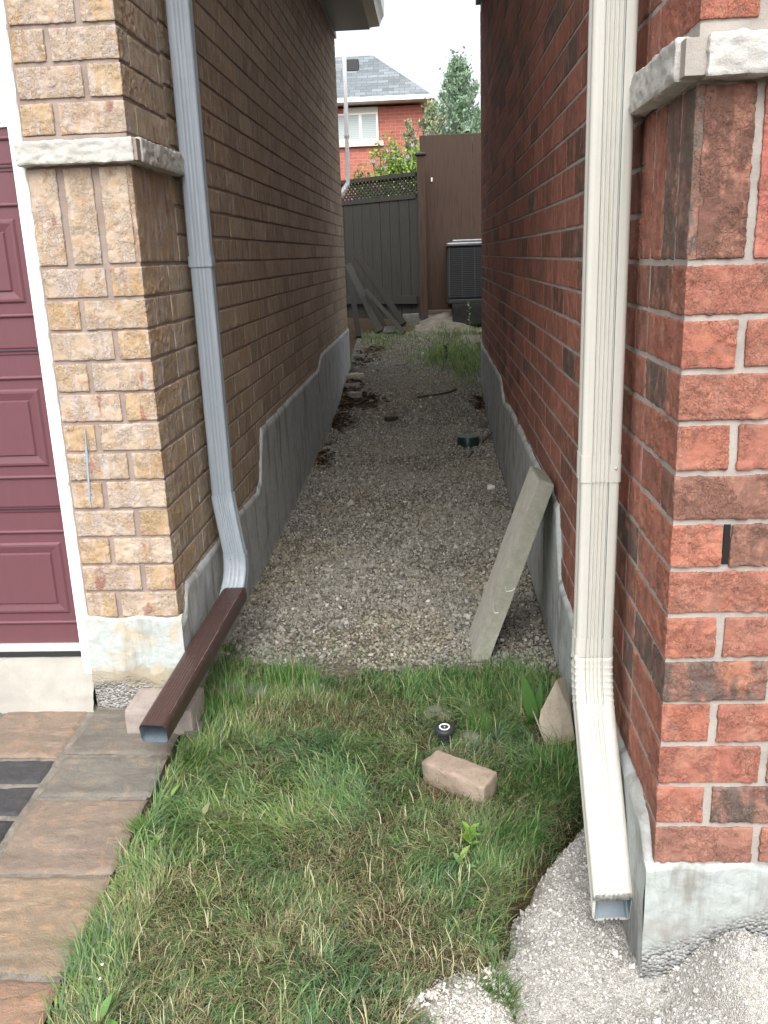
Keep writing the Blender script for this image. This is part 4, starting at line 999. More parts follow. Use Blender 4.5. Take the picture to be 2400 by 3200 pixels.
def lawn():
    n = 105000; x = rng.uniform(.0, 1.25, n); y = rng.uniform(-1.75, .42, n)
    edge_top = .26 + .20 * (fbm2(x, x * 0 + .3, 7, 3, 13) - .5) + .06 * (x < .35)
    ok = (x > .012 + .012 * fbm2(y, y, 20, 2, 1)) & (y < edge_top + rng.normal(0, .02, n)) & ((x < xs(y) + .012 * rng.normal(size=n)) | (y > -.45))
    ok &= ~((x > 1.2)) & ~((np.abs(x - .86) < .11) & (np.abs(y + .39) < .07)) & (((x - .825) ** 2 + (y + .158) ** 2) > .033 ** 2)
    ok &= ~((x > .905) & (x < .975) & (y > .24) & (y < .6)) & ~((x > 1.09) & (y > -.24) & (y < -.03))
    hr = ((x - .87) / .12) ** 2 + ((y + 1.19) / .17) ** 2; ok &= (hr > 1) | (rng.random(n) < .06)
    # thin patches: around the sprinkler, the hole to its right, bare spots
    bare = np.exp(-(((x - .92) / .07) ** 2 + ((y + .20) / .07) ** 2)) * .85 + np.exp(-(((x - .13) / .09) ** 2 + ((y - .10) / .08) ** 2)) * .8 + np.exp(-(((x - xs(y) + .0) / .035) ** 2)) * .55 * (y > -.85) * (y < -.55) + np.exp(-(((x - .99) / .05) ** 2 + ((y + .26) / .04) ** 2)) * .6 + np.exp(-(((x - .72) / .06) ** 2 + ((y + .12) / .10) ** 2)) * .45 + np.exp(-(((x - .08) / .1) ** 2 + ((y - .0) / .09) ** 2)) * .7 + np.exp(-(((x - .62) / .05) ** 2 + ((y + .95) / .04) ** 2)) * .6
    pt = fbm2(x, y, 6, 3, 41); ok &= rng.random(n) > bare
    ok &= rng.random(n) > .55 * sstep(.52, .62, pt) * (y < .1)
    dens_lo = .55 + .45 * sstep(-1.2, -.6, y); ok &= rng.random(n) < np.clip(dens_lo + .35, 0, 1)
    x, y = x[ok], y[ok]; n = len(x)
    lush = fbm2(x, y, 3.6, 3, 23) + .10 * sstep(-.95, -.35, y) + .16 * np.exp(-((x - .06) / .10) ** 2) + .16 * np.exp(-((x - xs(y)) / .12) ** 2) + .10 * (y > .05)
    g = sstep(.42, .68, lush)
    # a long-bladed matted sward: flow direction varies smoothly
    flow = (fbm2(x, y, 2.0, 2, 51) - .5) * 7.0 - .5 + (fbm2(x, y, 11, 2, 57) - .5) * 7 + rng.normal(0, .85, n); flow = np.where(x < .14, rng.normal(3.0, .9, n) * .55 + flow * .45, flow)
    H = rng.lognormal(math.log(.050), .36, n) * (.60 + .46 * g); H = np.clip(H, .02, .16)
    lean = np.clip(rng.normal(1.52, .28, n) - .30 * (y > .05) , .15, 1.9); W = rng.uniform(.0022, .0046, n) * (.85 + .3 * g)
    sp = fbm2(x, y, 13, 3, 87); straw = rng.random(n) < np.clip(.34 - .26 * g + .9 * (sp - .5) + .18 * sstep(-.55, -1.0, y), .03, .8); hue = fbm2(x, y, 5, 3, 71)[:, None]
    gc_ = pal(n, [(.100, .188, .062), (.135, .222, .078), (.076, .155, .068), (.172, .242, .092), (.100, .168, .098)], [4, 4, 2, 2, 2], .25)
    gc_ = gc_ * (1 + (hue - .5) * np.array([[.7, .25, -.2]])); gc_ = np.clip(gc_, .01, .4)
    sc_ = pal(n, [(.38, .34, .19), (.27, .245, .13), (.48, .44, .28), (.21, .20, .10)], [3, 3, 1.2, 2], .2)
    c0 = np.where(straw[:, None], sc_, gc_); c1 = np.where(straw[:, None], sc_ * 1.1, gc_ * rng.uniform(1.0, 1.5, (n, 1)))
    W = np.where(straw, W * .62, W)
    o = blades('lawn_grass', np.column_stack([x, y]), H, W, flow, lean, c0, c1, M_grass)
    tag(o, 'long matted green grass with dry straw patches beside the driveway', 'grass', None, 'stuff')
    # thatch: dead blades lying flat under the sward
    n = 34000; x = rng.uniform(.01, 1.2, n); y = rng.uniform(-1.75, .30, n); ok = (x < xs(y) + .015) | (y > -.45); x, y = x[ok], y[ok]; n = len(x)
    c = pal(n, [(.24, .215, .125), (.33, .29, .18), (.17, .16, .09), (.42, .38, .25), (.13, .19, .07)], [3, 2.5, 3, .8, 2], .25)
    o = blades('dead_grass', np.column_stack([x, y]), rng.uniform(.02, .06, n), rng.uniform(.0007, .0016, n), rng.uniform(0, 6.28, n), rng.uniform(1.3, 1.75, n), c, c * 1.1, M_grass, 3)
    tag(o, 'dry straw coloured thatch lying flat beneath the lawn', 'grass', None, 'stuff')
    # long straggling blades over the edges and tufts
    tufts = [(.30, .20, .05, 420, .11, 1.57, .5), (1.0, .14, .10, 900, .085, 1.4, .45), (.78, .16, .08, 500, .075, 1.7, .5), (.07, -.28, .03, 260, .12, -.3, 1.1), (.05, -.02, .05, 260, .11, 2.0, .8), (.14, .08, .05, 300, .10, 1.5, .6),
             (.93, -.13, .02, 150, .10, 1.57, .35), (1.08, -.40, .08, 800, .10, -1.3, 1.0), (1.00, -.62, .05, 380, .09, -.4, 1.2), (1.15, -.30, .04, 260, .11, .8, .7), (.03, -.60, .02, 220, .08, 2.8, 1.0), (.93, -1.10, .04, 380, .07, -.4, 1.1), (.04, .25, .03, 160, .10, 1.2, .6), (.02, .42, .02, 90, .09, 1.0, .6), (.55, .33, .25, 160, .05, 1.2, .9), (1.1, .30, .08, 110, .05, 1.2, .8), (.2, .36, .12, 90, .05, 1.4, .9)]
    X, Y, Hh, A, Ln = [], [], [], [], []
    for (tx, ty, s_, q, hh, az_, ln) in tufts:
        X.append(rng.normal(tx, s_, q)); Y.append(rng.normal(ty, s_ * .7, q)); Hh.append(rng.uniform(.5, 1.1, q) * hh * .85); A.append(rng.normal(az_, .9, q)); Ln.append(np.clip(rng.normal(ln, .35, q), .05, 1.8))
    X, Y, Hh, A, Ln = map(np.concatenate, (X, Y, Hh, A, Ln)); ok = (X > .014) & (X < 1.205); X, Y, Hh, A, Ln = X[ok], Y[ok], Hh[ok], A[ok], Ln[ok]; n = len(X)
    c = pal(n, [(.06, .15, .035), (.085, .19, .045), (.045, .115, .03), (.11, .21, .06)], [3, 3, 2, 1], .2); st = rng.random(n) < .10; c[st] = (.33, .28, .15)
    o = blades('tall_grass', np.column_stack([X, Y]), Hh, rng.uniform(.0018, .0042, n), A, Ln, c, c * 1.25, M_grass, 5); tag(o, 'taller bright green grass tufts around the lawn edges', 'grass', None, 'stuff')
    # dead seed stalks
    n = 1500; x = rng.uniform(.05, .92, n); y = rng.uniform(-1.6, .1, n); ok = rng.random(n) < .25 + .75 * sstep(-.4, -.8, y) * (fbm2(x, y, 8, 3, 99) > .5); x, y = x[ok], y[ok]; n = len(x); c = pal(n, [(.50, .46, .30), (.40, .37, .23), (.46, .44, .26)], [1, 1, 1])
    o = blades('dry_stalks', np.column_stack([x, y]), rng.uniform(.02, .065, n), rng.uniform(.0014, .0028, n), rng.uniform(0, 6.28, n), rng.uniform(1.0, 1.6, n), c, c * 1.1, M_grass, 6, lambda a, b: ground_h(a, b) + .022)
    tag(o, 'pale dry stalks lying over the green lawn', 'grass', None, 'stuff')
    # weeds and grass at the far end of the path
    spots = [(.95, 6.35, .16, .22, 1300, .08), (1.12, 5.9, .09, .3, 520, .11), (.28, 7.3, .20, .25, 900, .05), (.65, 7.0, .3, .3, 500, .05), (1.1, 7.2, .2, .3, 500, .09), (.85, 5.6, .2, .35, 260, .035), (.5, 6.3, .3, .4, 200, .03)]
    X, Y, Hh = [], [], []
    for (tx, ty, a_, b_, q, hh) in spots: X.append(rng.normal(tx, a_, q)); Y.append(rng.normal(ty, b_, q)); Hh.append(rng.uniform(.5, 1.5, q) * hh)
    X, Y, Hh = map(np.concatenate, (X, Y, Hh)); ok = (X > .02) & ((X < 1.2) | (Y > 5.5)); X, Y, Hh = X[ok], Y[ok], Hh[ok]; n = len(X)
    c = pal(n, [(.10, .17, .04), (.14, .22, .06), (.07, .12, .035), (.20, .22, .09)], [3, 3, 2, 1.3], .25)
    o = blades('far_weeds', np.column_stack([X, Y]), Hh, rng.uniform(.004, .011, n), rng.uniform(0, 6.28, n), rng.uniform(.3, 1.3, n), c, c * 1.2, M_grass, 3); tag(o, 'low green weeds growing through the gravel near the fence', 'weeds', None, 'stuff')
lawn()

# ------------------------------------------------------------------ small broad-leaved plants
def leafquad(mb, base, tip, wd, nrm=(0, 0, 1), c=(.12, .25, .06), fold=.25, n=8, curve=.0):
    base, tip = Vector(base), Vector(tip); d = (tip - base); s_ = d.cross(Vector(nrm)).normalized(); up = s_.cross(d).normalized(); V = []
    for i in range(n + 1):
        t = i / n; wv = wd * (math.sin(math.pi * min(1, t ** .75 * .96 + .02)) ** .85) / 2; p = base + d * t + up * (curve * math.sin(math.pi * t))
        V += [tuple(p - s_ * wv + up * fold * wv), tuple(p), tuple(p + s_ * wv + up * fold * wv)]
    mb.add(V, [f for i in range(n) for f in ((3*i, 3*i+1, 3*i+4, 3*i+3), (3*i+1, 3*i+2, 3*i+5, 3*i+4))], 0, (*c, 1), True)
dn = thing('dandelion_plant', 'dandelion with long upright leaves left of the sandstone rock', 'plant', (1.108, -.05, .09))
b0 = Vector((1.108, -.05, .09)); m = MB()
for tip, wd, cv, cc_ in (((1.066, -.06, .262), .040, .006, (.10, .22, .055)), ((1.128, -.02, .215), .026, .004, (.07, .17, .04)), ((1.172, -.09, .188), .018, .015, (.06, .15, .035)), ((1.07, -.10, .15), .022, .012, (.06, .16, .04)), ((1.10, .0, .17), .02, .005, (.07, .16, .04))):
    leafquad(m, b0, tip, wd, (-.2, -1, .35), cc_, .3, 10, cv)
m.build('leaves', M_leaf, dn)
def sprig(name, c, h, nl, L, colr, lb, seed):
    r = random.Random(seed); t_ = thing(name, lb, 'plant', c); c = Vector(c); m = MB(); top = c + Vector((r.uniform(-.01, .01), r.uniform(-.01, .01), h))
    sweep(m, [(.0012 * math.cos(a), .0012 * math.sin(a)) for a in [i * math.pi / 2.5 for i in range(5)]], [c, (c + top) / 2 + Vector((.003, 0, 0)), top], inner=False, xdir=(1, 0, 0))
    m.build('stem', M_leaf_stem, t_); m = MB()
    for i in range(nl):
        t = .35 + .65 * i / max(1, nl - 1); a = i * 2.4 + r.uniform(-.3, .3); p = c.lerp(top, t); l = L * r.uniform(.8, 1.15)
        q = p + Vector((math.cos(a) * l * .85, math.sin(a) * l * .85, l * (.15 + .5 * t))); leafquad(m, p, q, l * .42, (0, 0, 1), tuple(x * r.uniform(.85, 1.2) for x in colr), .25, 6, l * .1)
    m.build('leaves', M_leaf, t_)
M_leaf_stem = mat_paint('plant_stem', (.12, .20, .06), .6)
sprig('weed_seedling', (.885, -.66, .07), .075, 11, .034, (.22, .40, .07), 'bright yellow-green leafy weed in the lawn near the screenings', 4)
sprig('weed_seedling', (.862, -.74, .07), .035, 4, .040, (.20, .34, .10), 'smaller light green weed with folded leaves below the bright one', 8)
sprig('weed_seedling', (.10, -.68, .07), .05, 5, .032, (.16, .29, .09), 'small pale weed with narrow leaves near the driveway edge', 12)
sprig('weed_seedling', (.195, -.58, .07), .06, 5, .036, (.22, .30, .14), 'pale greyish weed in the long grass by the driveway', 16)
sprig('weed_seedling', (.07, -.48, .07), .04, 4, .030, (.20, .36, .08), 'light green seedling at the driveway edge, nearest the downspout end', 20)
sprig('weed_seedling', (.13, -1.185, .05), .025, 4, .042, (.14, .30, .07), 'broad-bladed green weed at the bottom left of the lawn', 24)
sprig('tall_weed', (1.20, 7.2, .66), .32, 8, .055, (.16, .28, .07), 'tall thin weed standing in front of the dirt mound', 28)
sprig('tall_weed', (.93, 5.75, .46), .22, 9, .07, (.05, .07, .025), 'dark drooping weed standing among the low weeds', 32)
def flower_bits():
    for i, (x, y, lb) in enumerate([(.095, -1.06, 'white clover flower head in the lawn near the driveway'), (.105, -1.10, 'white clover flower head just below another by the driveway')]):
        z = float(ground_h(x, y)) + .035; r_ = random.Random(i); P = [(x + r_.gauss(0, .0020), y + r_.gauss(0, .0020), z + r_.gauss(0, .0016)) for _ in range(16)]
        tag(hull('clover_flower', P, M_pebble, None, 1, .001, i, 0, 60), lb, 'flower')
flower_bits()

# ------------------------------------------------------------------ far end: fence, panel, unit, boards
fe = thing('wooden_fence', 'weathered grey board fence with lattice top closing the passage', 'fence', (.2, 8.6, .7))
fA, fB = np.array([.655, 8.20]), np.array([-.62, 9.15]); fd = (fB - fA); fl = np.linalg.norm(fd); fd /= fl; fnrm = np.array([-fd[1], fd[0]])
def fpt(s, t, z): q = fA + fd * s + fnrm * t; return Vector((q[0], q[1], z))
def fbox(mb, s0, s1, t0, t1, z0, z1, sl=0, colr=None):
    V = [tuple(fpt(s, t, z + sl * s)) for z in (z0, z1) for (s, t) in ((s0, t0), (s1, t0), (s1, t1), (s0, t1))]
    mb.add(V, [(0,3,2,1),(4,5,6,7),(0,1,5,4),(1,2,6,5),(2,3,7,6),(3,0,4,7)], 0, colr)
slp = -.008
m = MB(); s_ = -.035; i = 0
while s_ < fl - .05:
    wdt = .137; fbox(m, s_, s_ + wdt, random.uniform(-.003, .003), .02, .70 + random.uniform(-.015, .015), 2.13, slp); s_ += wdt + random.choice([.005, .007, .004, .008]); i += 1
m.build('boards', M_fence, fe)
for a_ in ((-.03, .03, 2.115, 2.165), (-.03, .03, 2.355, 2.40), (.021, .06, .95, 1.04)):
    m = MB(); fbox(m, 0, fl, *a_, slp); m.build('rail', M_fence, fe)
m = MB(); h = .20; st_ = .044; z0 = 2.16
for lay, (sgn, off) in enumerate(((1, -.006), (-1, .003))):
    q = -h
    while q < fl + h:
        a0, a1 = (q, q + h) if sgn > 0 else (q + h, q); b0_, b1_ = a0, a1; za, zb = 0.0, h
        # clip to the fence length
        def clip(a, b, za, zb):
            if max(a, b) < 0 or min(a, b) > fl: return None
            for lim, lo in ((0, True), (fl, False)):
                if (lo and min(a, b) < lim) or (not lo and max(a, b) > lim):
                    t = (lim - a) / (b - a); zc = za + (zb - za) * t
                    if (a < lim) == lo: a, za = lim, zc
                    else: b, zb = lim, zc
            return a, b, za, zb
        r = clip(a0, a1, 0.0, h)
        if r and abs(r[0] - r[1]) > .01:
            a, b, za, zb = r; hw = .0145
            V = [tuple(fpt(s2, off + t2, z0 + z2 + slp * s2)) for t2 in (0, .007) for s2, z2 in ((a - hw, za), (a + hw, za), (b + hw, zb), (b - hw, zb))]
            m.add(V, [(0,1,2,3),(7,6,5,4),(0,4,5,1),(1,5,6,2),(2,6,7,3),(3,7,4,0)])
        q += st_ * 1.30
m.build('lattice', M_fence, fe)
pm = MB(); V0 = fpt(fl + .03, 0, 0); pm.box((V0.x - .045, V0.y - .045, .5), (V0.x + .045, V0.y + .045, 2.5)); pm.build('post', M_fence, fe)
fp2 = thing('fence_post', 'brown wooden post with a flat cap between the lattice fence and tall brown panel', 'post', (.70, 8.15, .72))
m = MB(); m.rbox((.662, 8.105, .66), (.752, 8.195, 2.565), .004, .12, None); m.build('post', M_brownwood, fp2)
m = MB(); m.rbox((.642, 8.085, 2.566), (.772, 8.215, 2.585), .004, .05, None)
m.add([(.652, 8.095, 2.586), (.762, 8.095, 2.586), (.762, 8.205, 2.586), (.652, 8.205, 2.586), (.707, 8.15, 2.61)], [(0,1,4),(1,2,4),(2,3,4),(3,0,4)]); m.build('cap', M_fence, fp2)
m = MB(); m.rbox((.662, 8.10, .60), (.752, 8.104, .84), .001, .2, None); m.build('base_plate', M_fence, fp2)
bp_ = thing('brown_panel', 'tall brown stained wooden screen panel behind the air conditioner', 'panel', (1.2, 8.4, .85))
m = MB(); x = .695
for wdt in (.60, .60, .60): m.rbox((x, 8.40, .86), (x + wdt, 8.425, 2.80), .002, .1, None); x += wdt + .0025
m.build('board', M_brownwood, bp_)
for z_ in (1.0, 2.6):
    m = MB(); m.box((.78, 8.43, z_), (2.5, 8.47, z_ + .09)); m.build('rail', M_brownwood, bp_)
m = MB(); m.rbox((.815, 8.385, 2.30), (.835, 8.399, 2.345), .003, .02, None); m.build('latch', M_pebble, bp_)
# air conditioner
ac = thing('air_conditioner', 'dark grilled air conditioning unit half hidden by the red house', 'air conditioner', (1.33, 8.0, .95))
m = MB(); m.rbox((1.0, 7.80, 1.0), (1.66, 8.36, 1.575), .02, .05, None)
m.build('body', M_ac_dark, ac)
m = MB()
for i in range(26):
    z = 1.03 + i * .0205; m.box((.995, 7.792, z), (1.665, 7.80, z + .006)); m.box((.992, 7.80, z), (1.0, 8.36, z + .006))
for x in (1.0, 1.14, 1.28, 1.42, 1.56): m.box((x, 7.787, 1.02), (x + .008, 7.792, 1.56))
for i in range(5): m.box((.986, 7.82 + i * .125, 1.02), (.992, 7.828 + i * .125, 1.56))
m.build('grille', mat_paint('ac_wire', (.06, .065, .07), .4), ac)
m = MB(); m.rbox((.975, 7.775, 1.575), (1.685, 8.385, 1.615), .012, .05, None, faces='-y+x-x+z-z+y'); m.rbox((1.04, 7.84, 1.6155), (1.62, 8.32, 1.645), .01, .05, None); m.build('top_cover', M_ac_top, ac)
m = MB(); m.rbox((.985, 7.785, .955), (1.675, 8.375, 1.0), .006, .05, None); m.build('base_pan', M_ac_dark, ac)
o = hull('concrete_pad', [(x, y, z) for x in (1.03, 1.72) for y in (7.74, 8.39) for z in (.72, .953)], mat_stone('pad_dark', (.028, .028, .026), (.02, .02, .018), (.015, .015, .015)), None, 2, .003, 2, .004); tag(o, 'dark concrete pad under the air conditioning unit', 'pad')
# dirt mound in front of the panel
def mound(x, y):
    return ground_h(x, y) + .12 * np.exp(-(((x - .98) / .30) ** 2 + ((y - 8.05) / .38) ** 2)) + .05 * np.exp(-(((x - 1.3) / .22) ** 2 + ((y - 7.1) / .2) ** 2)) + .05 * (fbm2(x, y, 7, 4, 91) - .5) - .012
k = NT('dry_dirt'); o_ = k.obj(); n1 = k.noise(o_, 9, 5, .65); n2 = k.noise(o_, 120, 4, .7)
c = k.mix(k.ramp(n1, [(.35, 0), (.65, 1)]), (.13, .115, .095), (.21, .19, .165)); c = k.mix(.4, c, k.ramp(n2, [(.3, .45), (.7, 1)]), 'MULTIPLY'); M_dirt = k.bsdf(c, .95, 0, k.bump(k.math('ADD', n1, n2), .01, .9), .1)
dm = grid_sheet('dirt_mound', np.arange(.60, 1.9, .012), np.arange(6.8, 8.42, .014), mound, M_dirt, lambda x, y: (((x - .98) / .62) ** 2 + ((y - 8.05) / .62) ** 2 < 1) | (((x - 1.32) / .30) ** 2 + ((y - 7.1) / .22) ** 2 < 1))
tag(dm, 'grey dry dirt mound at the foot of the brown panel', 'dirt mound', None, 'stuff')
# old planks leaning on the fence and wall
def plank(p0, p1, wdt, th, mat, lb, side=(0, 1, 0)):
    p0, p1 = Vector(p0), Vector(p1); d = (p1 - p0); L = d.length; d.normalize(); s_ = Vector(side); s_ = (s_ - d * s_.dot(d)).normalized(); n_ = d.cross(s_)
    m = MB(); f = lambda P: np.array(p0)[None, None] + P[..., 0:1] * np.array(s_) * 1 + P[..., 1:2] * np.array(n_) + P[..., 2:3] * np.array(d)
    m.rbox((-wdt / 2, -th / 2, 0), (wdt / 2, th / 2, L), .003, .05, lambda P: (fbm(P * np.array([1, 1, .15]), 60, 3, 4) - .5) * .004, 0, None, '-y+y+x-x+z-z', f)
    o = m.build('old_plank', mat); tag(o, lb, 'plank', 'old planks leaning at the end of the passage'); return o
plank((.47, 7.93, .74), (-.10, 8.35, 1.56), .075, .035, M_dkplank, 'longest dark plank leaning highest against the fence', (.5, .2, .6))
plank((.27, 7.80, .71), (-.16, 8.25, 1.50), .05, .03, M_dkplank, 'thin dark plank between the longest one and the grey-brown one', (.5, .2, .6))
plank((.215, 7.55, .69), (-.15, 8.05, 1.42), .075, .04, M_greyplank, 'thick grey-brown plank in the middle of the leaning pile', (.5, .2, .6))
plank((.49, 7.42, .68), (.06, 7.75, 1.14), .045, .025, M_greyplank, 'short pale grey plank lying lowest across the pile', (.35, .3, .85))
plank((.0, 7.30, .66), (-.10, 7.8, 1.15), .06, .035, M_dkplank, 'dark upright plank leaning nearest the buff house corner', (.9, .2, .2))
o = hull('concrete_block', [(x, y, z) for x in (.46, .645) for y in (7.95, 8.12) for z in (.70, .845)], M_darkstone, None, 2, .006, 3, .006); tag(o, 'dark concrete block at the fence corner beside the post', 'block')
o = hull('flat_stone', [(.24, 7.55, .68), (.42, 7.5, .68), (.40, 7.65, .68), (.26, 7.7, .68), (.27, 7.58, .75), (.38, 7.56, .75), (.37, 7.63, .74)], M_darkstone, None, 2, .006, 5, .004); tag(o, 'dark flat stone at the foot of the leaning planks', 'stone')

# ------------------------------------------------------------------ neighbour's house behind
nb = thing('neighbour_house', 'red brick neighbour house with grey shingle roof beyond the fence', 'house', (-1, 24, .9))
k = NT('far_brick'); o_ = k.obj(); bt = k.n('TexBrick'); sepo = k.sep(o_); k.put(bt.inputs['Vector'], k.comb(sepo[0], sepo[2], 0.0))
bt.inputs['Scale'].default_value = 1; bt.inputs['Brick Width'].default_value = .267; bt.inputs['Row Height'].default_value = .089; bt.inputs['Mortar Size'].default_value = .006
k.put(bt.inputs['Color1'], (.40, .13, .10)); k.put(bt.inputs['Color2'], (.28, .09, .075)); k.put(bt.inputs['Mortar'], (.36, .25, .21)); bt.inputs['Bias'].default_value = -.25
M_farbrick = k.bsdf(bt.outputs['Color'], .9, 0, None, .2)
m = MB(); HX0, HX1 = -6.0, .62; m.box((HX0, 24.0, .7), (HX1, 32, 5.42)); m.build('wall', M_farbrick, nb)
k = NT('shingles'); o_ = k.obj(); so_ = k.sep(o_); bt = k.n('TexBrick'); k.put(bt.inputs['Vector'], k.comb(so_[0], k.math('MULTIPLY', so_[2], 1.45), 0.0)); bt.inputs['Scale'].default_value = 1
bt.inputs['Brick Width'].default_value = .30; bt.inputs['Row Height'].default_value = .14; bt.inputs['Mortar Size'].default_value = .006
k.put(bt.inputs['Color1'], (.22, .25, .27)); k.put(bt.inputs['Color2'], (.13, .15, .165)); k.put(bt.inputs['Mortar'], (.08, .09, .095))
M_shing = k.bsdf(k.mix(.4, bt.outputs['Color'], k.ramp(k.noise(o_, 9, 4, .6), [(.3, .6), (.7, 1.1)]), 'MULTIPLY'), .9, 0, None, .2)
m = MB(); ex0, ex1, ey0, ey1, ez = HX0 - .4, .90, 23.6, 32.4, 5.60; rz = 6.93 + .18
m.add([(ex0, ey0, ez), (ex1, ey0, ez), (ex1, ey1, ez), (ex0, ey1, ez), (-3.4, 28, 8.0), (-2.0, 28, 8.0)], [(0, 1, 5, 4), (1, 2, 5), (2, 3, 4, 5), (3, 0, 4), (3, 2, 1, 0)])
m.v = []; m.f = []; m.m = []; m.c = []; m.sm = []; m.n = 0
# hip roof: front slope rises from the eave to the ridge end seen in the photograph
m.add([(ex0, ey0, ez), (ex1, ey0, ez), (ex1, ey1 - 4.0, ez), (ex0, ey1 - 4.0, ez), (ex0, 26.0, 7.10), (-.80, 26.0, 7.10)], [(0, 1, 5, 4), (1, 2, 5), (2, 3, 4, 5), (3, 2, 1, 0), (0, 4, 3)])
m.build('roof', M_shing, nb)
m = MB(); m.box((ex0, ey0 - .09, ez - .10), (ex1 + .06, ey0 - .001, ez + .01)); m.box((ex1 + .001, ey0, ez - .10), (ex1 + .06, ey1 - 4, ez + .01)); m.box((ex0, ey0, ez - .11), (ex1, ey1 - 4, ez - .10)); m.build('eave_trim', M_wtrim, nb)
m = MB(); m.box((-1.55, 23.97, 5.28), (-.60, 23.999, 5.425)); m.build('window_head', mat_paint('window_head', (.55, .56, .50), .6), nb)
wn_ = MB()
wx0, wx1, wz0, wz1 = -1.80, -.60, 4.555, 5.28
for a, b in ((wx0, wx0 + .06), (-1.13, -1.05), (wx1 - .055, wx1)): wn_.box((a, 23.93, wz0), (b, 23.998, wz1))
wn_.box((wx0, 23.935, wz0 - .001), (wx1, 23.996, wz0 + .05)); wn_.box((wx0, 23.935, wz1 - .05), (wx1, 23.996, wz1 - .001)); o = wn_.build('window', M_wtrim, nb)
k = NT('far_blinds'); o_ = k.obj(); zz_ = k.math('FRACT', k.math('MULTIPLY', k.sep(o_)[2], 22.0)); M_blind = k.bsdf(k.ramp(zz_, [(.0, (.20, .25, .25)), (.3, (.38, .44, .44)), (1, (.38, .44, .44))]), .3, 0, None, .5)
m = MB(); m.box((wx0 + .06, 23.955, wz0 + .05), (-1.13, 23.97, wz1 - .05)); m.box((-1.05, 23.955, wz0 + .05), (wx1 - .055, 23.97, wz1 - .05)); m.build('pane', M_blind, o)
m = MB(); m.box((wx0 - .1, 23.90, wz0 - .13), (-.47, 23.999, wz0 - .005)); m.build('window_sill', mat_paint('sill_stone', (.55, .53, .46), .7), nb)
m = MB(); m.rbox((-1.50, 25.1, 6.55), (-1.16, 25.4, 6.86), .02, .1, None); m.build('roof_vent', M_ac_dark, nb)

# ------------------------------------------------------------------ trees and shrub behind the fence
def crown(name, P, size, cols, parent, elong=2.2, up=.3):
    n = len(P); d = rng.normal(size=(n, 3)); d[:, 2] = np.abs(d[:, 2]) * .8 + up; d /= np.linalg.norm(d, axis=1)[:, None]
    s = np.cross(d, rng.normal(size=(n, 3))); s /= np.linalg.norm(s, axis=1)[:, None]; L = rng.uniform(.5, 1.2, n)[:, None] * size
    V = np.stack([P, P + d * L * .5 + s * L / elong / 2, P + d * L, P + d * L * .5 - s * L / elong / 2], 1).reshape(-1, 3); F = np.arange(4 * n).reshape(n, 4)
    C = np.ones((n, 4, 4)); C[:, :, :3] = pal(n, cols, [1] * len(cols), .3)[:, None]
    return fast_mesh(name, V, F, C.reshape(-1, 4), M_far_leaf, parent)
M_bark = mat_stone('bark', (.10, .075, .055), (.07, .05, .04), (.04, .03, .025))
def conifer(x, y, z0, h, rad, n, cols, lb, sz=.13, nb_=46, seedv=1, up=.5):
    t_ = thing('spruce_tree', lb, 'tree', (x, y, z0)); r = random.Random(seedv); m = MB(); 
    sweep(m, [(math.cos(a), math.sin(a)) for a in [i * math.pi / 4 for i in range(8)]], [(x, y, z0), (x, y, z0 + h * .5), (x, y, z0 + h * .97)], inner=False, scales=[.11, .06, .008], xdir=(1, 0, 0))
    Ps = []
    for i in range(nb_):
        t = (i + .5) / nb_; zz_ = z0 + h * (.08 + .92 * t); R = rad * (1 - t) ** .8 * r.uniform(.55, 1.2) + .04; a = i * 2.399 + r.uniform(-.4, .4)
        rise = R * r.uniform(.35, .9); q = int(n / nb_ * (R / rad + .25) * 1.3)
        tt = rng.random(q) ** .75; th = rng.normal(0, .055 * rad * 1.6, (q, 3)) * (1.15 - tt)[:, None]
        Ps.append(np.stack([x + math.cos(a) * R * tt, y + math.sin(a) * R * tt, zz_ + rise * tt ** 1.5 - .02], -1) + th)
        sweep(m, [(math.cos(b) , math.sin(b)) for b in [j * math.pi / 2 for j in range(4)]], [(x, y, zz_), (x + math.cos(a) * R * .5, y + math.sin(a) * R * .5, zz_ + rise * .35), (x + math.cos(a) * R * .95, y + math.sin(a) * R * .95, zz_ + rise * .95)], inner=False, scales=[.016, .01, .003], xdir=(0, 0, 1))
    m.build('trunk', M_bark, t_); crown('crown', np.concatenate(Ps), sz, cols, t_, 2.6, up)
BLU = [(.24, .36, .24), (.30, .42, .29), (.18, .28, .19), (.35, .46, .34), (.23, .35, .21)]; YEL = [(.33, .37, .20), (.40, .42, .26), (.25, .30, .16), (.42, .40, .28)]
conifer(1.38, 16.2, .85, 4.15, 1.45, 30000, BLU, 'tall blue-green conifer behind the brown panel', .085, 60, 3)
conifer(2.05, 16.6, .85, 3.35, .95, 16000, BLU, 'blue-green conifer to the right of the tallest one, by the red wall', .085, 46, 5)
conifer(.86, 15.6, .85, 3.35, .85, 15000, YEL + BLU[:2], 'yellow-green conifer left of the tall blue one', .08, 46, 7)
conifer(.45, 15.2, .85, 3.0, .50, 8000, YEL, 'slender yellowish conifer beside the neighbour house wall', .07, 34, 9)
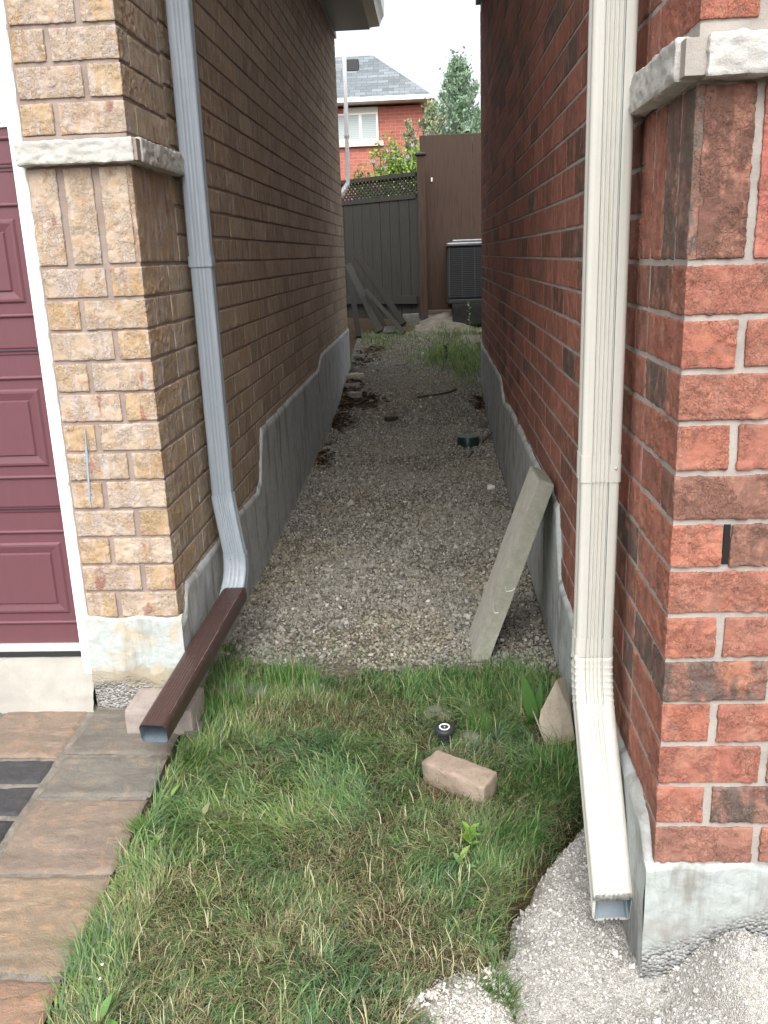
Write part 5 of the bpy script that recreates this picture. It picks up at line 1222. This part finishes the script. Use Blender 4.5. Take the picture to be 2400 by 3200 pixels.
def shrub(x, y, z0, rx, rz_, n, cols, lb, flowers=0):
    t_ = thing('flowering_shrub', lb, 'shrub', (x, y, z0)); m = MB(); Ps = []; r = random.Random(int(x * 100) + 5)
    for i in range(46):
        a = r.uniform(0, 6.28); tl_ = r.uniform(.0, .55); L = rz_ * r.uniform(.65, 1.08); tip = Vector((x + math.cos(a) * math.sin(tl_) * rx * 1.7, y + math.sin(a) * math.sin(tl_) * rx * 1.5, z0 + L * math.cos(tl_ * .5))); b = Vector((x + math.cos(a) * .06, y + math.sin(a) * .06, z0)); mid = b.lerp(tip, .5) + Vector((math.cos(a) * .05, 0, .05))
        sweep(m, [(math.cos(q), math.sin(q)) for q in [j * math.pi / 2 for j in range(4)]], [b, mid, tip], inner=False, scales=[.012, .008, .003], xdir=(1, 0, 0))
        q = n // 46; tt = rng.random(q) ** .6; P = np.array(b)[None] * ((1 - tt) ** 2)[:, None] + np.array(mid)[None] * (2 * tt * (1 - tt))[:, None] + np.array(tip)[None] * (tt ** 2)[:, None]; Ps.append(P + rng.normal(0, .055, P.shape))
    m.build('stem', M_bark, t_); P = np.concatenate(Ps); crown('crown', P, .06, cols, t_, 1.7, .2)
    if flowers:
        top = P[P[:, 2] > z0 + rz_ * .62]; top = top[(top[:, 1] < y + .1)]; sel = top[rng.choice(len(top), flowers)]
        for p in sel:
            m = MB()
            n_ = Vector((r.uniform(-.5, .5), -1, r.uniform(-.1, .8))).normalized(); u = n_.orthogonal().normalized(); v = n_.cross(u); p = Vector(p) + n_ * .03; R = r.uniform(.024, .036)
            V = [tuple(p)] + [tuple(p + (u * math.cos(q) + v * math.sin(q)) * R * (1.0 if j % 2 else .7) + n_ * .008) for j, q in enumerate([j * math.pi / 5 for j in range(10)])]
            cc_ = r.choice([(.45, .28, .55), (.55, .35, .60), (.38, .26, .55), (.60, .42, .62)]); m.add(V, [(0, j, j % 10 + 1) for j in range(1, 11)], 0, (*cc_, 1), False); m.build('flower', M_far_leaf, t_)
SH = [(.20, .33, .07), (.26, .40, .09), (.14, .25, .055), (.32, .44, .12)]
shrub(.32, 11.0, .85, .42, 2.08, 9000, SH, 'light green flowering shrub with purple blooms, right behind the lattice', 34)
shrub(.62, 10.9, .85, .35, 1.98, 6000, SH, 'light green shrub beside the brown post behind the lattice', 18)
shrub(-.12, 11.2, .85, .32, 1.72, 5000, [(.22, .33, .09), (.15, .24, .07)], 'lower sparse shrub with pink blooms, left behind the lattice', 22)
for t_ in [ob for ob in col.objects if ob.type == 'EMPTY']: relocate(t_)
